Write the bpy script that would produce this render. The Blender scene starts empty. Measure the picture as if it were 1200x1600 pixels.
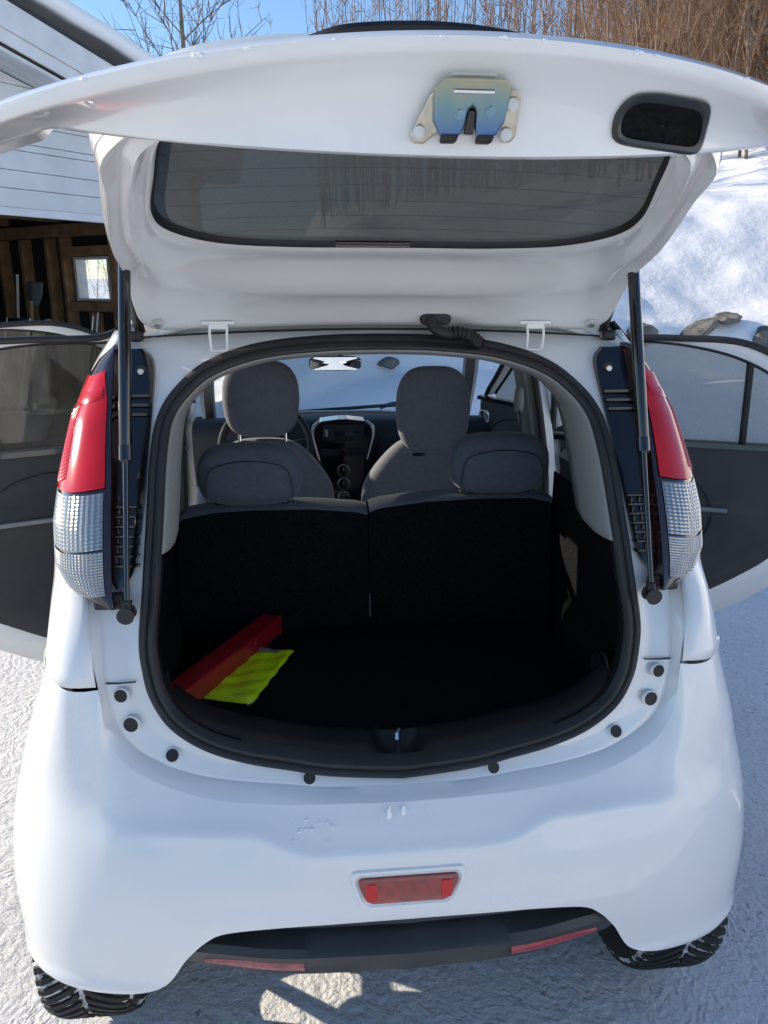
import bpy, bmesh, math, random
import numpy as np
from mathutils import Vector, Matrix
random.seed(7); RNG = np.random.default_rng(11)
R = math.radians
scene = bpy.context.scene
col = scene.collection

# ------------------------------------------------------------------ camera
cam_d = bpy.data.cameras.new('camera'); cam = bpy.data.objects.new('camera', cam_d); col.objects.link(cam)
cam_d.sensor_fit = 'HORIZONTAL'; cam_d.sensor_width = 36.0; cam_d.lens = 36.21
cam_d.clip_start = 0.02; cam_d.clip_end = 600
cam.location = (-0.158, -1.101, 1.588)
def cam_matrix(yaw, pitch, roll):
    fw = Vector((math.sin(yaw)*math.cos(pitch), math.cos(yaw)*math.cos(pitch), -math.sin(pitch)))
    rt = Vector((math.cos(yaw), -math.sin(yaw), 0)); up = rt.cross(fw)
    r2 = rt*math.cos(roll) + up*math.sin(roll); u2 = up*math.cos(roll) - rt*math.sin(roll)
    return Matrix((r2, u2, -fw)).transposed()
cam.rotation_euler = cam_matrix(R(5.80), R(16.12), R(0.18)).to_euler()
scene.camera = cam
cy = scene.cycles; cy.max_bounces = 8; cy.diffuse_bounces = 4; cy.glossy_bounces = 3; cy.transmission_bounces = 4; cy.transparent_max_bounces = 10; cy.use_adaptive_sampling = True; cy.adaptive_threshold = .02

# ------------------------------------------------------------------ sky, sun, exposure
SUN_EL = 22.0
SUN = Vector((-0.93, 0.37, 0)).normalized()
world = bpy.data.worlds.new('World'); scene.world = world; world.use_nodes = True
wn = world.node_tree.nodes; wl = world.node_tree.links
bg = wn['Background']; sky = wn.new('ShaderNodeTexSky')
sky.sky_type = 'NISHITA'; sky.sun_disc = False
sky.sun_elevation = R(SUN_EL); sky.sun_rotation = math.atan2(SUN.x, SUN.y)
sky.air_density = 1.0; sky.dust_density = 0.1; sky.ozone_density = 3.6; sky.altitude = 200
wl.new(sky.outputs[0], bg.inputs[0]); bg.inputs[1].default_value = 0.15
sun_d = bpy.data.lights.new('sun', 'SUN'); sun = bpy.data.objects.new('sun', sun_d); col.objects.link(sun)
sun_d.energy = 4.8; sun_d.angle = R(0.53); sun_d.color = (1.0, 0.87, 0.69)
sdir = Vector((SUN.x*math.cos(R(SUN_EL)), SUN.y*math.cos(R(SUN_EL)), math.sin(R(SUN_EL))))
sun.rotation_euler = sdir.to_track_quat('Z', 'Y').to_euler(); sun.location = sdir*40
vs = scene.view_settings
vs.view_transform = 'Standard'; vs.look = 'None'; vs.exposure = 0.58; vs.gamma = 1.0; vs.use_curve_mapping = False

# ------------------------------------------------------------------ materials
def mat(name, color, rough=0.5, metal=0.0, coat=0.0, spec=0.5, noise=None, bump=None, sheen=0, trans=0):
    """noise=(scale, amount 0..1 darkening, detail)   bump=(scale, strength, distance)"""
    m = bpy.data.materials.new(name); m.use_nodes = True
    n = m.node_tree.nodes; l = m.node_tree.links; b = n['Principled BSDF']
    b.inputs['Base Color'].default_value = (*color, 1); b.inputs['Roughness'].default_value = rough
    b.inputs['Metallic'].default_value = metal; b.inputs['Coat Weight'].default_value = coat
    b.inputs['Coat Roughness'].default_value = 0.04
    b.inputs['Specular IOR Level'].default_value = spec; b.inputs['Sheen Weight'].default_value = sheen
    b.inputs['Transmission Weight'].default_value = trans
    if noise or bump:
        tc = n.new('ShaderNodeTexCoord')
    if noise:
        t = n.new('ShaderNodeTexNoise'); t.inputs['Scale'].default_value = noise[0]; t.inputs['Detail'].default_value = noise[2] if len(noise) > 2 else 5
        l.new(tc.outputs['Object'], t.inputs['Vector'])
        r = n.new('ShaderNodeMapRange'); r.inputs[1].default_value = .3; r.inputs[2].default_value = .7
        r.inputs[3].default_value = 1-noise[1]; r.inputs[4].default_value = 1+noise[1]*.5
        l.new(t.outputs[0], r.inputs[0])
        mx = n.new('ShaderNodeMix'); mx.data_type = 'RGBA'; mx.blend_type = 'MULTIPLY'; mx.inputs[0].default_value = 1
        mx.inputs[6].default_value = (*color, 1); l.new(r.outputs[0], mx.inputs[7]); l.new(mx.outputs[2], b.inputs['Base Color'])
    if bump:
        t2 = n.new('ShaderNodeTexNoise'); t2.inputs['Scale'].default_value = bump[0]; t2.inputs['Detail'].default_value = 4
        l.new(tc.outputs['Object'], t2.inputs['Vector'])
        bp = n.new('ShaderNodeBump'); bp.inputs['Strength'].default_value = bump[1]; bp.inputs['Distance'].default_value = bump[2]
        l.new(t2.outputs[0], bp.inputs['Height']); l.new(bp.outputs[0], b.inputs['Normal'])
    return m

def nd(m, t, **kw):
    n = m.node_tree.nodes.new(t)
    for k, v in kw.items(): setattr(n, k, v)
    return n
def lk(m, a, b): m.node_tree.links.new(a, b)

M = {}
M['paint'] = mat('white_car_paint', (.75, .75, .745), .30, coat=1.0, noise=(9, .03), bump=(2.2, .03, .01))
# frost grains sprinkled over the paint
def frost(m):
    n = m.node_tree.nodes; b = n['Principled BSDF']
    tc = nd(m, 'ShaderNodeTexCoord')
    v = nd(m, 'ShaderNodeTexVoronoi'); v.inputs['Scale'].default_value = 190
    lk(m, tc.outputs['Object'], v.inputs['Vector'])
    big = nd(m, 'ShaderNodeTexNoise'); big.inputs['Scale'].default_value = 5.0; big.inputs['Detail'].default_value = 3
    lk(m, tc.outputs['Object'], big.inputs['Vector'])
    a = nd(m, 'ShaderNodeMath', operation='LESS_THAN'); a.inputs[1].default_value = .16; lk(m, v.outputs['Distance'], a.inputs[0])
    c = nd(m, 'ShaderNodeMath', operation='GREATER_THAN'); c.inputs[1].default_value = .555; lk(m, big.outputs[0], c.inputs[0])
    p = nd(m, 'ShaderNodeMath', operation='MULTIPLY'); lk(m, a.outputs[0], p.inputs[0]); lk(m, c.outputs[0], p.inputs[1])
    r = nd(m, 'ShaderNodeMapRange'); r.inputs[3].default_value = .30; r.inputs[4].default_value = .8; lk(m, p.outputs[0], r.inputs[0]); lk(m, r.outputs[0], b.inputs['Roughness'])
    fb = nd(m, 'ShaderNodeBump'); fb.inputs['Strength'].default_value = .9; fb.inputs['Distance'].default_value = .0012; lk(m, p.outputs[0], fb.inputs['Height'])
    old = b.inputs['Normal'].links[0].from_socket; lk(m, old, fb.inputs['Normal']); lk(m, fb.outputs[0], b.inputs['Normal'])
    cw = nd(m, 'ShaderNodeMath', operation='SUBTRACT'); cw.inputs[0].default_value = 1; lk(m, p.outputs[0], cw.inputs[1]); lk(m, cw.outputs[0], b.inputs['Coat Weight'])
    return m
M['paint_bumper'] = frost(mat('white_bumper_paint', (.75, .75, .745), .30, coat=1.0, bump=(2.6, .05, .012)))
M['rubber'] = mat('black_rubber', (.012, .012, .013), .55, bump=(300, .15, .0006), noise=(30, .3))
M['seal'] = mat('door_seal_rubber', (.022, .021, .022), .6, noise=(14, .35))
M['gloss_black'] = mat('gloss_black_plastic', (.006, .006, .008), .12, coat=.5)
M['black_plastic'] = mat('grained_black_plastic', (.018, .018, .019), .5, noise=(40, .2), bump=(420, .25, .0005))
M['grey_plastic'] = mat('dark_grey_bumper_plastic', (.028, .029, .031), .45, noise=(18, .25), bump=(500, .3, .0004))
M['carpet'] = mat('black_carpet', (.0095, .0095, .0105), .95, spec=.08, noise=(160, .6), bump=(500, .6, .002))
M['fabric'] = mat('grey_seat_fabric', (.175, .18, .215), .9, spec=.15, noise=(60, .12), bump=(900, .25, .0008), sheen=.2)
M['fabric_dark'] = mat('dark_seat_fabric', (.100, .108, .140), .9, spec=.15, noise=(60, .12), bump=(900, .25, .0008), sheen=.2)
M['headliner'] = mat('light_grey_headliner', (.36, .36, .35), .9, spec=.1, noise=(200, .06), bump=(800, .2, .0006))
M['trim_grey'] = mat('light_grey_trim', (.24, .24, .235), .55, noise=(90, .05), bump=(600, .2, .0004))
M['dash'] = mat('dark_dashboard', (.020, .022, .026), .65, bump=(500, .3, .0006))
M['silver'] = mat('silver_plastic', (.55, .56, .57), .3, metal=.8)
M['steel'] = mat('zinc_steel', (.55, .55, .53), .35, metal=.9, noise=(60, .15))
M['wire'] = mat('heating_wire', (.06, .06, .055), .6)
M['chrome'] = mat('chrome', (.8, .8, .8), .12, metal=1)
M['white_plain'] = mat('plain_white_primer', (.62, .62, .60), .5, noise=(40, .25))
M['fog'] = mat('fog_lamp_lens', (.28, .012, .012), .12, coat=1, noise=(60, .5))
M['reflector'] = mat('pink_reflector', (.33, .07, .08), .25, coat=.6, noise=(70, .5), bump=(160, .5, .002))
M['reflector_red'] = mat('red_reflector', (.34, .02, .035), .22, coat=.7, noise=(70, .35))
M['lens_red'] = mat('red_tail_lens', (.58, .004, .008), .14, coat=.45, spec=.4, noise=(9, .25))
M['lens_smoke'] = mat('smoked_lens_edge', (.018, .004, .005), .08, coat=1)
M['lens_clear'] = mat('clear_prism_lens', (.27, .275, .28), .14, metal=.5, coat=.9)
M['red_case'] = mat('red_plastic_case', (.40, .010, .018), .32, coat=.3, noise=(25, .2), bump=(120, .1, .001))
M['hivis'] = mat('fluorescent_yellow_cloth', (.80, 1.0, .005), .6, noise=(22, .15))
M['tyre'] = mat('tyre_rubber', (.012, .012, .012), .8, noise=(40, .3))
M['rim'] = mat('alloy_rim', (.4, .4, .41), .35, metal=.8)
M['under'] = mat('underbody', (.02, .02, .02), .8)
M['snow_bit'] = mat('loose_snow', (.88, .88, .88), .7, spec=.2, bump=(200, .5, .003))
M['sill'] = mat('black_sill_plastic', (.008, .008, .009), .45, noise=(40, .2), bump=(420, .25, .0005))
M['screen'] = mat('radio_display', (.01, .015, .03), .1, coat=1)
M['amber'] = mat('gold_zinc', (.60, .56, .47), .33, metal=.85, noise=(45, .25))
M['felt'] = mat('tar_paper', (.02, .021, .023), .8)
M['wood'] = mat('raw_pine_stud', (.30, .17, .085), .8, noise=(7, .4), bump=(60, .2, .002))
M['wood_dark'] = mat('dark_board', (.05, .032, .022), .9, noise=(5, .4))
M['white_wood'] = mat('white_painted_board', (.66, .665, .66), .7, spec=.3, noise=(3.2, .12), bump=(40, .2, .003))
M['white_trim'] = mat('white_painted_trim', (.70, .70, .70), .65, spec=.3, noise=(5, .12), bump=(50, .2, .003))
M['roof_edge'] = mat('black_roof_edge', (.02, .02, .022), .6)
M['concrete'] = mat('garage_slab', (.18, .175, .17), .9, noise=(3, .3))
M['teal'] = mat('teal_canvas', (.02, .07, .075), .9)
M['shovel_blade'] = mat('grey_shovel_blade', (.16, .19, .20), .5)
M['handle_wood'] = mat('pale_wood_handle', (.42, .30, .18), .6)
M['orange'] = mat('orange_tool_plastic', (.5, .1, .02), .5)
M['bark'] = mat('brown_bark', (.25, .18, .13), .9, spec=.1, noise=(6, .35))
M['twig'] = mat('reddish_twig', (.25, .16, .108), .9, spec=.1, noise=(2, .3))
M['bark_grey'] = mat('grey_bark', (.20, .18, .155), .9, spec=.1, noise=(6, .35))
M['twig_grey'] = mat('grey_brown_twig', (.15, .115, .09), .9, spec=.1)
M['rock'] = mat('grey_rock', (.16, .155, .145), .9, spec=.2, noise=(4, .45, 8), bump=(9, .8, .05))

def glass_mat(name, tint, gloss_w=.12, dirt=0.0, dirt_scale=30, dirt_col=(.45, .45, .43)):
    m = bpy.data.materials.new(name); m.use_nodes = True
    n = m.node_tree.nodes; n.remove(n['Principled BSDF']); out = n['Material Output']
    tr = nd(m, 'ShaderNodeBsdfTransparent'); tr.inputs[0].default_value = (*tint, 1)
    gl = nd(m, 'ShaderNodeBsdfGlossy'); gl.inputs['Roughness'].default_value = .02
    fr = nd(m, 'ShaderNodeLayerWeight'); fr.inputs[0].default_value = .5
    pw = nd(m, 'ShaderNodeMath', operation='POWER'); pw.inputs[1].default_value = 4.5; lk(m, fr.outputs['Facing'], pw.inputs[0])
    mr = nd(m, 'ShaderNodeMapRange'); mr.inputs[1].default_value = .0; mr.inputs[2].default_value = 1; mr.inputs[3].default_value = gloss_w*.4; mr.inputs[4].default_value = 1
    lk(m, pw.outputs[0], mr.inputs[0])
    m1 = nd(m, 'ShaderNodeMixShader'); lk(m, mr.outputs[0], m1.inputs[0]); lk(m, tr.outputs[0], m1.inputs[1]); lk(m, gl.outputs[0], m1.inputs[2])
    last = m1
    if dirt > 0:
        df = nd(m, 'ShaderNodeBsdfDiffuse'); df.inputs[0].default_value = (*dirt_col, 1)
        tl = nd(m, 'ShaderNodeBsdfTranslucent'); tl.inputs[0].default_value = (*dirt_col, 1)
        md = nd(m, 'ShaderNodeMixShader'); lk(m, df.outputs[0], md.inputs[1]); lk(m, tl.outputs[0], md.inputs[2])
        tc = nd(m, 'ShaderNodeTexCoord'); t = nd(m, 'ShaderNodeTexNoise'); t.inputs['Scale'].default_value = 4; t.inputs['Detail'].default_value = 9; t.inputs['Roughness'].default_value = .7
        lk(m, tc.outputs['Object'], t.inputs[0])
        v = nd(m, 'ShaderNodeTexNoise'); v.inputs['Scale'].default_value = dirt_scale*6; v.inputs['Detail'].default_value = 3; lk(m, tc.outputs['Object'], v.inputs[0])
        vm = nd(m, 'ShaderNodeMapRange'); vm.inputs[1].default_value = .60; vm.inputs[2].default_value = .75; vm.inputs[3].default_value = 0; vm.inputs[4].default_value = .55; lk(m, v.outputs[0], vm.inputs[0])
        r = nd(m, 'ShaderNodeMapRange'); r.inputs[1].default_value = .35; r.inputs[2].default_value = .75; r.inputs[3].default_value = (.15 if dirt < .5 else .7)*dirt; r.inputs[4].default_value = dirt; lk(m, t.outputs[0], r.inputs[0])
        mu = nd(m, 'ShaderNodeMath', operation='MULTIPLY'); lk(m, vm.outputs[0], mu.inputs[0]); lk(m, r.outputs[0], mu.inputs[1])
        ad = nd(m, 'ShaderNodeMath', operation='ADD'); lk(m, mu.outputs[0], ad.inputs[0]); lk(m, r.outputs[0], ad.inputs[1])
        m2 = nd(m, 'ShaderNodeMixShader'); lk(m, ad.outputs[0], m2.inputs[0]); lk(m, m1.outputs[0], m2.inputs[1]); lk(m, md.outputs[0], m2.inputs[2]); last = m2
    lk(m, last.outputs[0], out.inputs[0])
    return m
M['glass'] = glass_mat('window_glass', (.90, .94, .94), .1)
M['glass_tint'] = glass_mat('tinted_window_glass', (.07, .08, .08), .06, dirt=.80, dirt_col=(.10, .105, .105))
M['glass_door'] = glass_mat('door_window_glass', (.34, .36, .33), .12, dirt=.10, dirt_col=(.30, .30, .28))
M['glass_door_hazy'] = glass_mat('hazy_door_window_glass', (.50, .53, .51), .12, dirt=.70, dirt_col=(.42, .43, .42))
M['bag'] = glass_mat('clear_plastic_bag', (.985, .99, .985), .12)

# yellow-blue passivated latch plate
def latch_mat():
    m = mat('iridescent_zinc', (.4, .45, .5), .28, metal=.95)
    b = m.node_tree.nodes['Principled BSDF']; tc = nd(m, 'ShaderNodeTexCoord'); sp = nd(m, 'ShaderNodeSeparateXYZ'); lk(m, tc.outputs['Object'], sp.inputs[0])
    no = nd(m, 'ShaderNodeTexNoise'); no.inputs['Scale'].default_value = 30; lk(m, tc.outputs['Object'], no.inputs[0])
    ma = nd(m, 'ShaderNodeMath', operation='MULTIPLY_ADD'); ma.inputs[1].default_value = .02; lk(m, no.outputs[0], ma.inputs[0]); lk(m, sp.outputs[2], ma.inputs[2])
    mr = nd(m, 'ShaderNodeMapRange'); mr.inputs[1].default_value = .205; mr.inputs[2].default_value = .250; lk(m, ma.outputs[0], mr.inputs[0])
    cr_ = nd(m, 'ShaderNodeValToRGB'); e = cr_.color_ramp.elements; e[0].position = 0; e[0].color = (.10, .20, .42, 1); e[1].position = 1; e[1].color = (.45, .40, .25, 1)
    x = cr_.color_ramp.elements.new(.55); x.color = (.22, .34, .35, 1)
    lk(m, mr.outputs[0], cr_.inputs[0]); lk(m, cr_.outputs[0], b.inputs['Base Color'])
    return m
M['latch'] = latch_mat()

# tyre tread packed with snow
def tread_mat():
    m = mat('snowy_tread_groove', (.02, .02, .02), .85)
    b = m.node_tree.nodes['Principled BSDF']; tc = nd(m, 'ShaderNodeTexCoord'); t = nd(m, 'ShaderNodeTexNoise'); t.inputs['Scale'].default_value = 34; t.inputs['Detail'].default_value = 6
    lk(m, tc.outputs['Object'], t.inputs[0])
    r = nd(m, 'ShaderNodeValToRGB'); r.color_ramp.elements[0].position = .42; r.color_ramp.elements[0].color = (.018, .018, .018, 1); r.color_ramp.elements[1].position = .58; r.color_ramp.elements[1].color = (.62, .63, .65, 1)
    lk(m, t.outputs[0], r.inputs[0]); lk(m, r.outputs[0], b.inputs['Base Color'])
    return m
M['tread'] = tread_mat()

# packed snow with tread marks and drifts
def snow_mat():
    m = bpy.data.materials.new('packed_snow'); m.use_nodes = True
    b = m.node_tree.nodes['Principled BSDF']
    b.inputs['Roughness'].default_value = .75; b.inputs['Specular IOR Level'].default_value = .25
    tc = nd(m, 'ShaderNodeTexCoord')
    geo = nd(m, 'ShaderNodeNewGeometry')
    # swirl of tread marks
    nz = nd(m, 'ShaderNodeTexNoise'); nz.inputs['Scale'].default_value = 2.2; nz.inputs['Detail'].default_value = 2; lk(m, tc.outputs['Object'], nz.inputs[0])
    mul = nd(m, 'ShaderNodeVectorMath', operation='SCALE'); mul.inputs['Scale'].default_value = 1.0; lk(m, nz.outputs['Color'], mul.inputs[0])
    add = nd(m, 'ShaderNodeVectorMath', operation='ADD'); lk(m, tc.outputs['Object'], add.inputs[0]); lk(m, mul.outputs[0], add.inputs[1])
    w = nd(m, 'ShaderNodeTexWave', wave_type='BANDS'); w.inputs['Scale'].default_value = 11; w.inputs['Distortion'].default_value = 8; w.inputs['Detail'].default_value = 3; w.inputs['Detail Scale'].default_value = 1.6
    lk(m, add.outputs[0], w.inputs[0])
    w2 = nd(m, 'ShaderNodeTexWave', wave_type='RINGS'); w2.inputs['Scale'].default_value = 9; w2.inputs['Distortion'].default_value = 10; w2.inputs['Detail'].default_value = 3; w2.inputs['Detail Scale'].default_value = 2.5
    lk(m, add.outputs[0], w2.inputs[0])
    pk = nd(m, 'ShaderNodeTexNoise'); pk.inputs['Scale'].default_value = 3.1; lk(m, tc.outputs['Object'], pk.inputs[0])
    pr_ = nd(m, 'ShaderNodeMapRange'); pr_.inputs[1].default_value = .42; pr_.inputs[2].default_value = .58; lk(m, pk.outputs[0], pr_.inputs[0])
    wm = nd(m, 'ShaderNodeMix'); wm.data_type = 'FLOAT'; lk(m, pr_.outputs[0], wm.inputs[0]); lk(m, w.outputs['Fac'], wm.inputs[2]); lk(m, w2.outputs['Fac'], wm.inputs[3])
    fine = nd(m, 'ShaderNodeTexNoise'); fine.inputs['Scale'].default_value = 30; fine.inputs['Detail'].default_value = 7; fine.inputs['Roughness'].default_value = .65; lk(m, tc.outputs['Object'], fine.inputs[0])
    s2 = nd(m, 'ShaderNodeMath', operation='MULTIPLY_ADD'); s2.inputs[1].default_value = .10; lk(m, wm.outputs[0], s2.inputs[0])
    f2 = nd(m, 'ShaderNodeMath', operation='MULTIPLY'); f2.inputs[1].default_value = 1.9; lk(m, fine.outputs[0], f2.inputs[0]); 
    vo = nd(m, 'ShaderNodeTexVoronoi', feature='SMOOTH_F1'); vo.inputs['Scale'].default_value = 34; vo.inputs['Smoothness'].default_value = .35; lk(m, add.outputs[0], vo.inputs[0])
    v2 = nd(m, 'ShaderNodeMath', operation='MULTIPLY_ADD'); v2.inputs[1].default_value = -.45; lk(m, vo.outputs['Distance'], v2.inputs[0]); lk(m, f2.outputs[0], v2.inputs[2]); lk(m, v2.outputs[0], s2.inputs[2])
    # flat driven ground gets the marks, the banks only soft grain
    sep = nd(m, 'ShaderNodeSeparateXYZ'); lk(m, geo.outputs['Position'], sep.inputs[0])
    hm = nd(m, 'ShaderNodeMapRange'); hm.inputs[1].default_value = .08; hm.inputs[2].default_value = .3; lk(m, sep.outputs[2], hm.inputs[0])
    soft = nd(m, 'ShaderNodeTexNoise'); soft.inputs['Scale'].default_value = 5; soft.inputs['Detail'].default_value = 9; soft.inputs['Roughness'].default_value = .6; lk(m, tc.outputs['Object'], soft.inputs[0])
    hx = nd(m, 'ShaderNodeMix'); hx.data_type = 'FLOAT'; lk(m, hm.outputs[0], hx.inputs[0]); lk(m, s2.outputs[0], hx.inputs[2])
    so2 = nd(m, 'ShaderNodeMath', operation='MULTIPLY'); so2.inputs[1].default_value = 1.6; lk(m, soft.outputs[0], so2.inputs[0]); lk(m, so2.outputs[0], hx.inputs[3])
    bp = nd(m, 'ShaderNodeBump'); bp.inputs['Strength'].default_value = 1; bp.inputs['Distance'].default_value = .014
    lk(m, hx.outputs[0], bp.inputs['Height']); lk(m, bp.outputs[0], b.inputs['Normal'])
    # colour: clean snow with a little grit on the driven part
    g = nd(m, 'ShaderNodeTexNoise'); g.inputs['Scale'].default_value = 38; g.inputs['Detail'].default_value = 5; lk(m, tc.outputs['Object'], g.inputs[0])
    gr = nd(m, 'ShaderNodeMapRange'); gr.inputs[1].default_value = .665; gr.inputs[2].default_value = .72; gr.inputs[4].default_value = .7; lk(m, g.outputs[0], gr.inputs[0])
    ih = nd(m, 'ShaderNodeMath', operation='SUBTRACT'); ih.inputs[0].default_value = 1; lk(m, hm.outputs[0], ih.inputs[1])
    gm = nd(m, 'ShaderNodeMath', operation='MULTIPLY'); lk(m, gr.outputs[0], gm.inputs[0]); lk(m, ih.outputs[0], gm.inputs[1])
    big = nd(m, 'ShaderNodeTexNoise'); big.inputs['Scale'].default_value = 1.7; big.inputs['Detail'].default_value = 6; lk(m, tc.outputs['Object'], big.inputs[0])
    br = nd(m, 'ShaderNodeValToRGB'); br.color_ramp.elements[0].position = .3; br.color_ramp.elements[0].color = (.78, .79, .81, 1); br.color_ramp.elements[1].position = .65; br.color_ramp.elements[1].color = (.86, .865, .87, 1); lk(m, big.outputs[0], br.inputs[0])
    bank = nd(m, 'ShaderNodeMix', data_type='RGBA'); lk(m, hm.outputs[0], bank.inputs[0]); lk(m, br.outputs[0], bank.inputs[6]); bank.inputs[7].default_value = (.84, .84, .85, 1)
    cx = nd(m, 'ShaderNodeMix', data_type='RGBA'); lk(m, gm.outputs[0], cx.inputs[0]); lk(m, bank.outputs[2], cx.inputs[6]); cx.inputs[7].default_value = (.10, .085, .07, 1)
    lk(m, cx.outputs[2], b.inputs['Base Color'])
    return m
M['snow'] = snow_mat()

# ------------------------------------------------------------------ mesh helpers
def tagged(o, label=None, cat=None, group=None, kind=None):
    if label: o['label'] = label
    if cat: o['category'] = cat
    if group: o['group'] = group
    if kind: o['kind'] = kind
    return o
def empty(name, loc=(0, 0, 0), parent=None):
    o = bpy.data.objects.new(name, None); o.empty_display_size = .1; o.location = loc; col.objects.link(o)
    if parent: o.parent = parent
    return o
def obj(name, verts, faces, material, parent=None, smooth=True, angle=35, solid=0, offset=-1):
    me = bpy.data.meshes.new(name); me.from_pydata([tuple(map(float, v)) for v in verts], [], [tuple(int(i) for i in f) for f in faces]); me.validate(); me.update()
    if smooth:
        me.polygons.foreach_set('use_smooth', [True]*len(me.polygons)); me.set_sharp_from_angle(angle=R(angle))
    me.materials.append(M[material] if isinstance(material, str) else material)
    o = bpy.data.objects.new(name, me); col.objects.link(o)
    if parent is not None: o.parent = parent
    if solid:
        s = o.modifiers.new('thickness', 'SOLIDIFY'); s.thickness = solid; s.offset = offset
    return o
def gridfaces(m, n, cu=False, cv=False, flip=False, base=0):
    F = []
    for i in range(m if cu else m-1):
        for j in range(n if cv else n-1):
            a = i*n+j; b = ((i+1) % m)*n+j; c = ((i+1) % m)*n+(j+1) % n; d = i*n+(j+1) % n
            F.append(tuple(base+k for k in ((a, b, c, d) if not flip else (d, c, b, a))))
    return F
def grid(name, P, material, parent=None, cu=False, cv=False, flip=False, **k):
    P = np.asarray(P, float); m, n = P.shape[:2]
    return obj(name, P.reshape(-1, 3), gridfaces(m, n, cu, cv, flip), material, parent, **k)
def cr(pts, n, closed=False):
    """Catmull-Rom through pts, resampled to n points evenly along its length"""
    p = np.asarray(pts, float); K = len(p)
    if K == 2:
        t = np.linspace(0, 1, n)[:, None]; return p[0]*(1-t)+p[1]*t
    if closed: q = np.vstack([p[-1:], p, p[:2]]); segs = K
    else: q = np.vstack([2*p[:1]-p[1:2], p, 2*p[-1:]-p[-2:-1]]); segs = K-1
    out = []
    for i in range(segs):
        a, b, c, d = q[i:i+4]; t = np.linspace(0, 1, 24, endpoint=False)[:, None]
        out.append(.5*((2*b)+(c-a)*t+(2*a-5*b+4*c-d)*t*t+(3*b-a-3*c+d)*t**3))
    out.append(q[segs+1][None]); o = np.vstack(out)
    s = np.concatenate([[0], np.cumsum(np.linalg.norm(np.diff(o, axis=0), axis=1))])
    u = np.linspace(0, s[-1], n+1)[:-1] if closed else np.linspace(0, s[-1], n)
    return np.stack([np.interp(u, s, o[:, k]) for k in range(o.shape[1])], 1)
def crk(pts, per):
    """Catmull-Rom with a fixed count per key segment (so that two lists stay in step)"""
    p = np.asarray(pts, float); q = np.vstack([2*p[:1]-p[1:2], p, 2*p[-1:]-p[-2:-1]]); out = []
    for i in range(len(p)-1):
        a, b, c, d = q[i:i+4]; t = np.linspace(0, 1, per, endpoint=False)[:, None]
        out.append(.5*((2*b)+(c-a)*t+(2*a-5*b+4*c-d)*t*t+(3*b-a-3*c+d)*t**3))
    out.append(p[-1:]); return np.vstack(out)
def tube_vf(path, rad, seg=8, closed=False, caps=True, up=(0, 0, 1)):
    p = np.asarray(path, float); n = len(p); rad = np.broadcast_to(np.asarray(rad, float), (n,))
    if closed: t = np.roll(p, -1, 0)-np.roll(p, 1, 0)
    else: t = np.gradient(p, axis=0)
    t /= np.linalg.norm(t, axis=1)[:, None]+1e-12
    V = []; u0 = np.array(up, float)
    if abs(t[0]@u0) > .95: u0 = np.array([1., 0, 0]) if abs(t[0][0]) < .9 else np.array([0, 1., 0])
    for i in range(n):
        u = u0-t[i]*(u0@t[i]); u /= np.linalg.norm(u)+1e-12; u0 = u; w = np.cross(t[i], u)
        for k in range(seg):
            a = 2*math.pi*k/seg; V.append(p[i]+rad[i]*(math.cos(a)*u+math.sin(a)*w))
    F = gridfaces(n, seg, closed, True)
    if caps and not closed: F.append(tuple(range(seg))[::-1]); F.append(tuple(range((n-1)*seg, n*seg)))
    return V, F
def tube(name, path, rad, material, parent=None, seg=8, closed=False, **k):
    V, F = tube_vf(path, rad, seg, closed); return obj(name, V, F, material, parent, **k)
class MB:
    def __init__(s): s.V = []; s.F = []
    def add(s, V, F):
        b = len(s.V); s.V += [tuple(v) for v in V]; s.F += [tuple(i+b for i in f) for f in F]; return s
    def tube(s, path, r, seg=6, **k): return s.add(*tube_vf(path, r, seg, **k))
    def box(s, c, d, rot=None):
        V = []
        for x in (-1, 1):
            for y in (-1, 1):
                for z in (-1, 1):
                    v = Vector((x*d[0]/2, y*d[1]/2, z*d[2]/2))
                    if rot is not None: v = rot @ v
                    V.append((v.x+c[0], v.y+c[1], v.z+c[2]))
        return s.add(V, [(0, 1, 3, 2), (4, 6, 7, 5), (0, 4, 5, 1), (2, 3, 7, 6), (0, 2, 6, 4), (1, 5, 7, 3)])
    def disc(s, c, n, r, h, seg=16):
        n = np.asarray(n, float); n /= np.linalg.norm(n); c = np.asarray(c, float)
        return s.tube([c, c+n*h], r, seg)
    def build(s, name, material, parent=None, bevel=0, **k):
        o = obj(name, s.V, s.F, material, parent, **k)
        if bevel:
            b = o.modifiers.new('bevel', 'BEVEL'); b.width = bevel; b.segments = 2; b.limit_method = 'ANGLE'; b.angle_limit = R(40)
        return o
def superbox(name, c, d, material, parent=None, e=4.0, n=18, taper=None, rot=None):
    """soft cushion: superellipsoid of full size d"""
    V = []
    m = 2*n
    for i in range(n+1):
        ph = -math.pi/2+math.pi*i/n
        for j in range(m):
            th = 2*math.pi*j/m
            f = lambda v: math.copysign(abs(v)**(2/e), v)
            x = f(math.cos(ph))*f(math.cos(th)); y = f(math.cos(ph))*f(math.sin(th)); z = f(math.sin(ph))
            p = Vector((x*d[0]/2, y*d[1]/2, z*d[2]/2))
            if taper: p = taper(p, x, y, z)
            if rot is not None: p = rot @ p
            V.append((p.x+c[0], p.y+c[1], p.z+c[2]))
    return obj(name, V, gridfaces(n+1, m, False, True), material, parent, angle=80)
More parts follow.
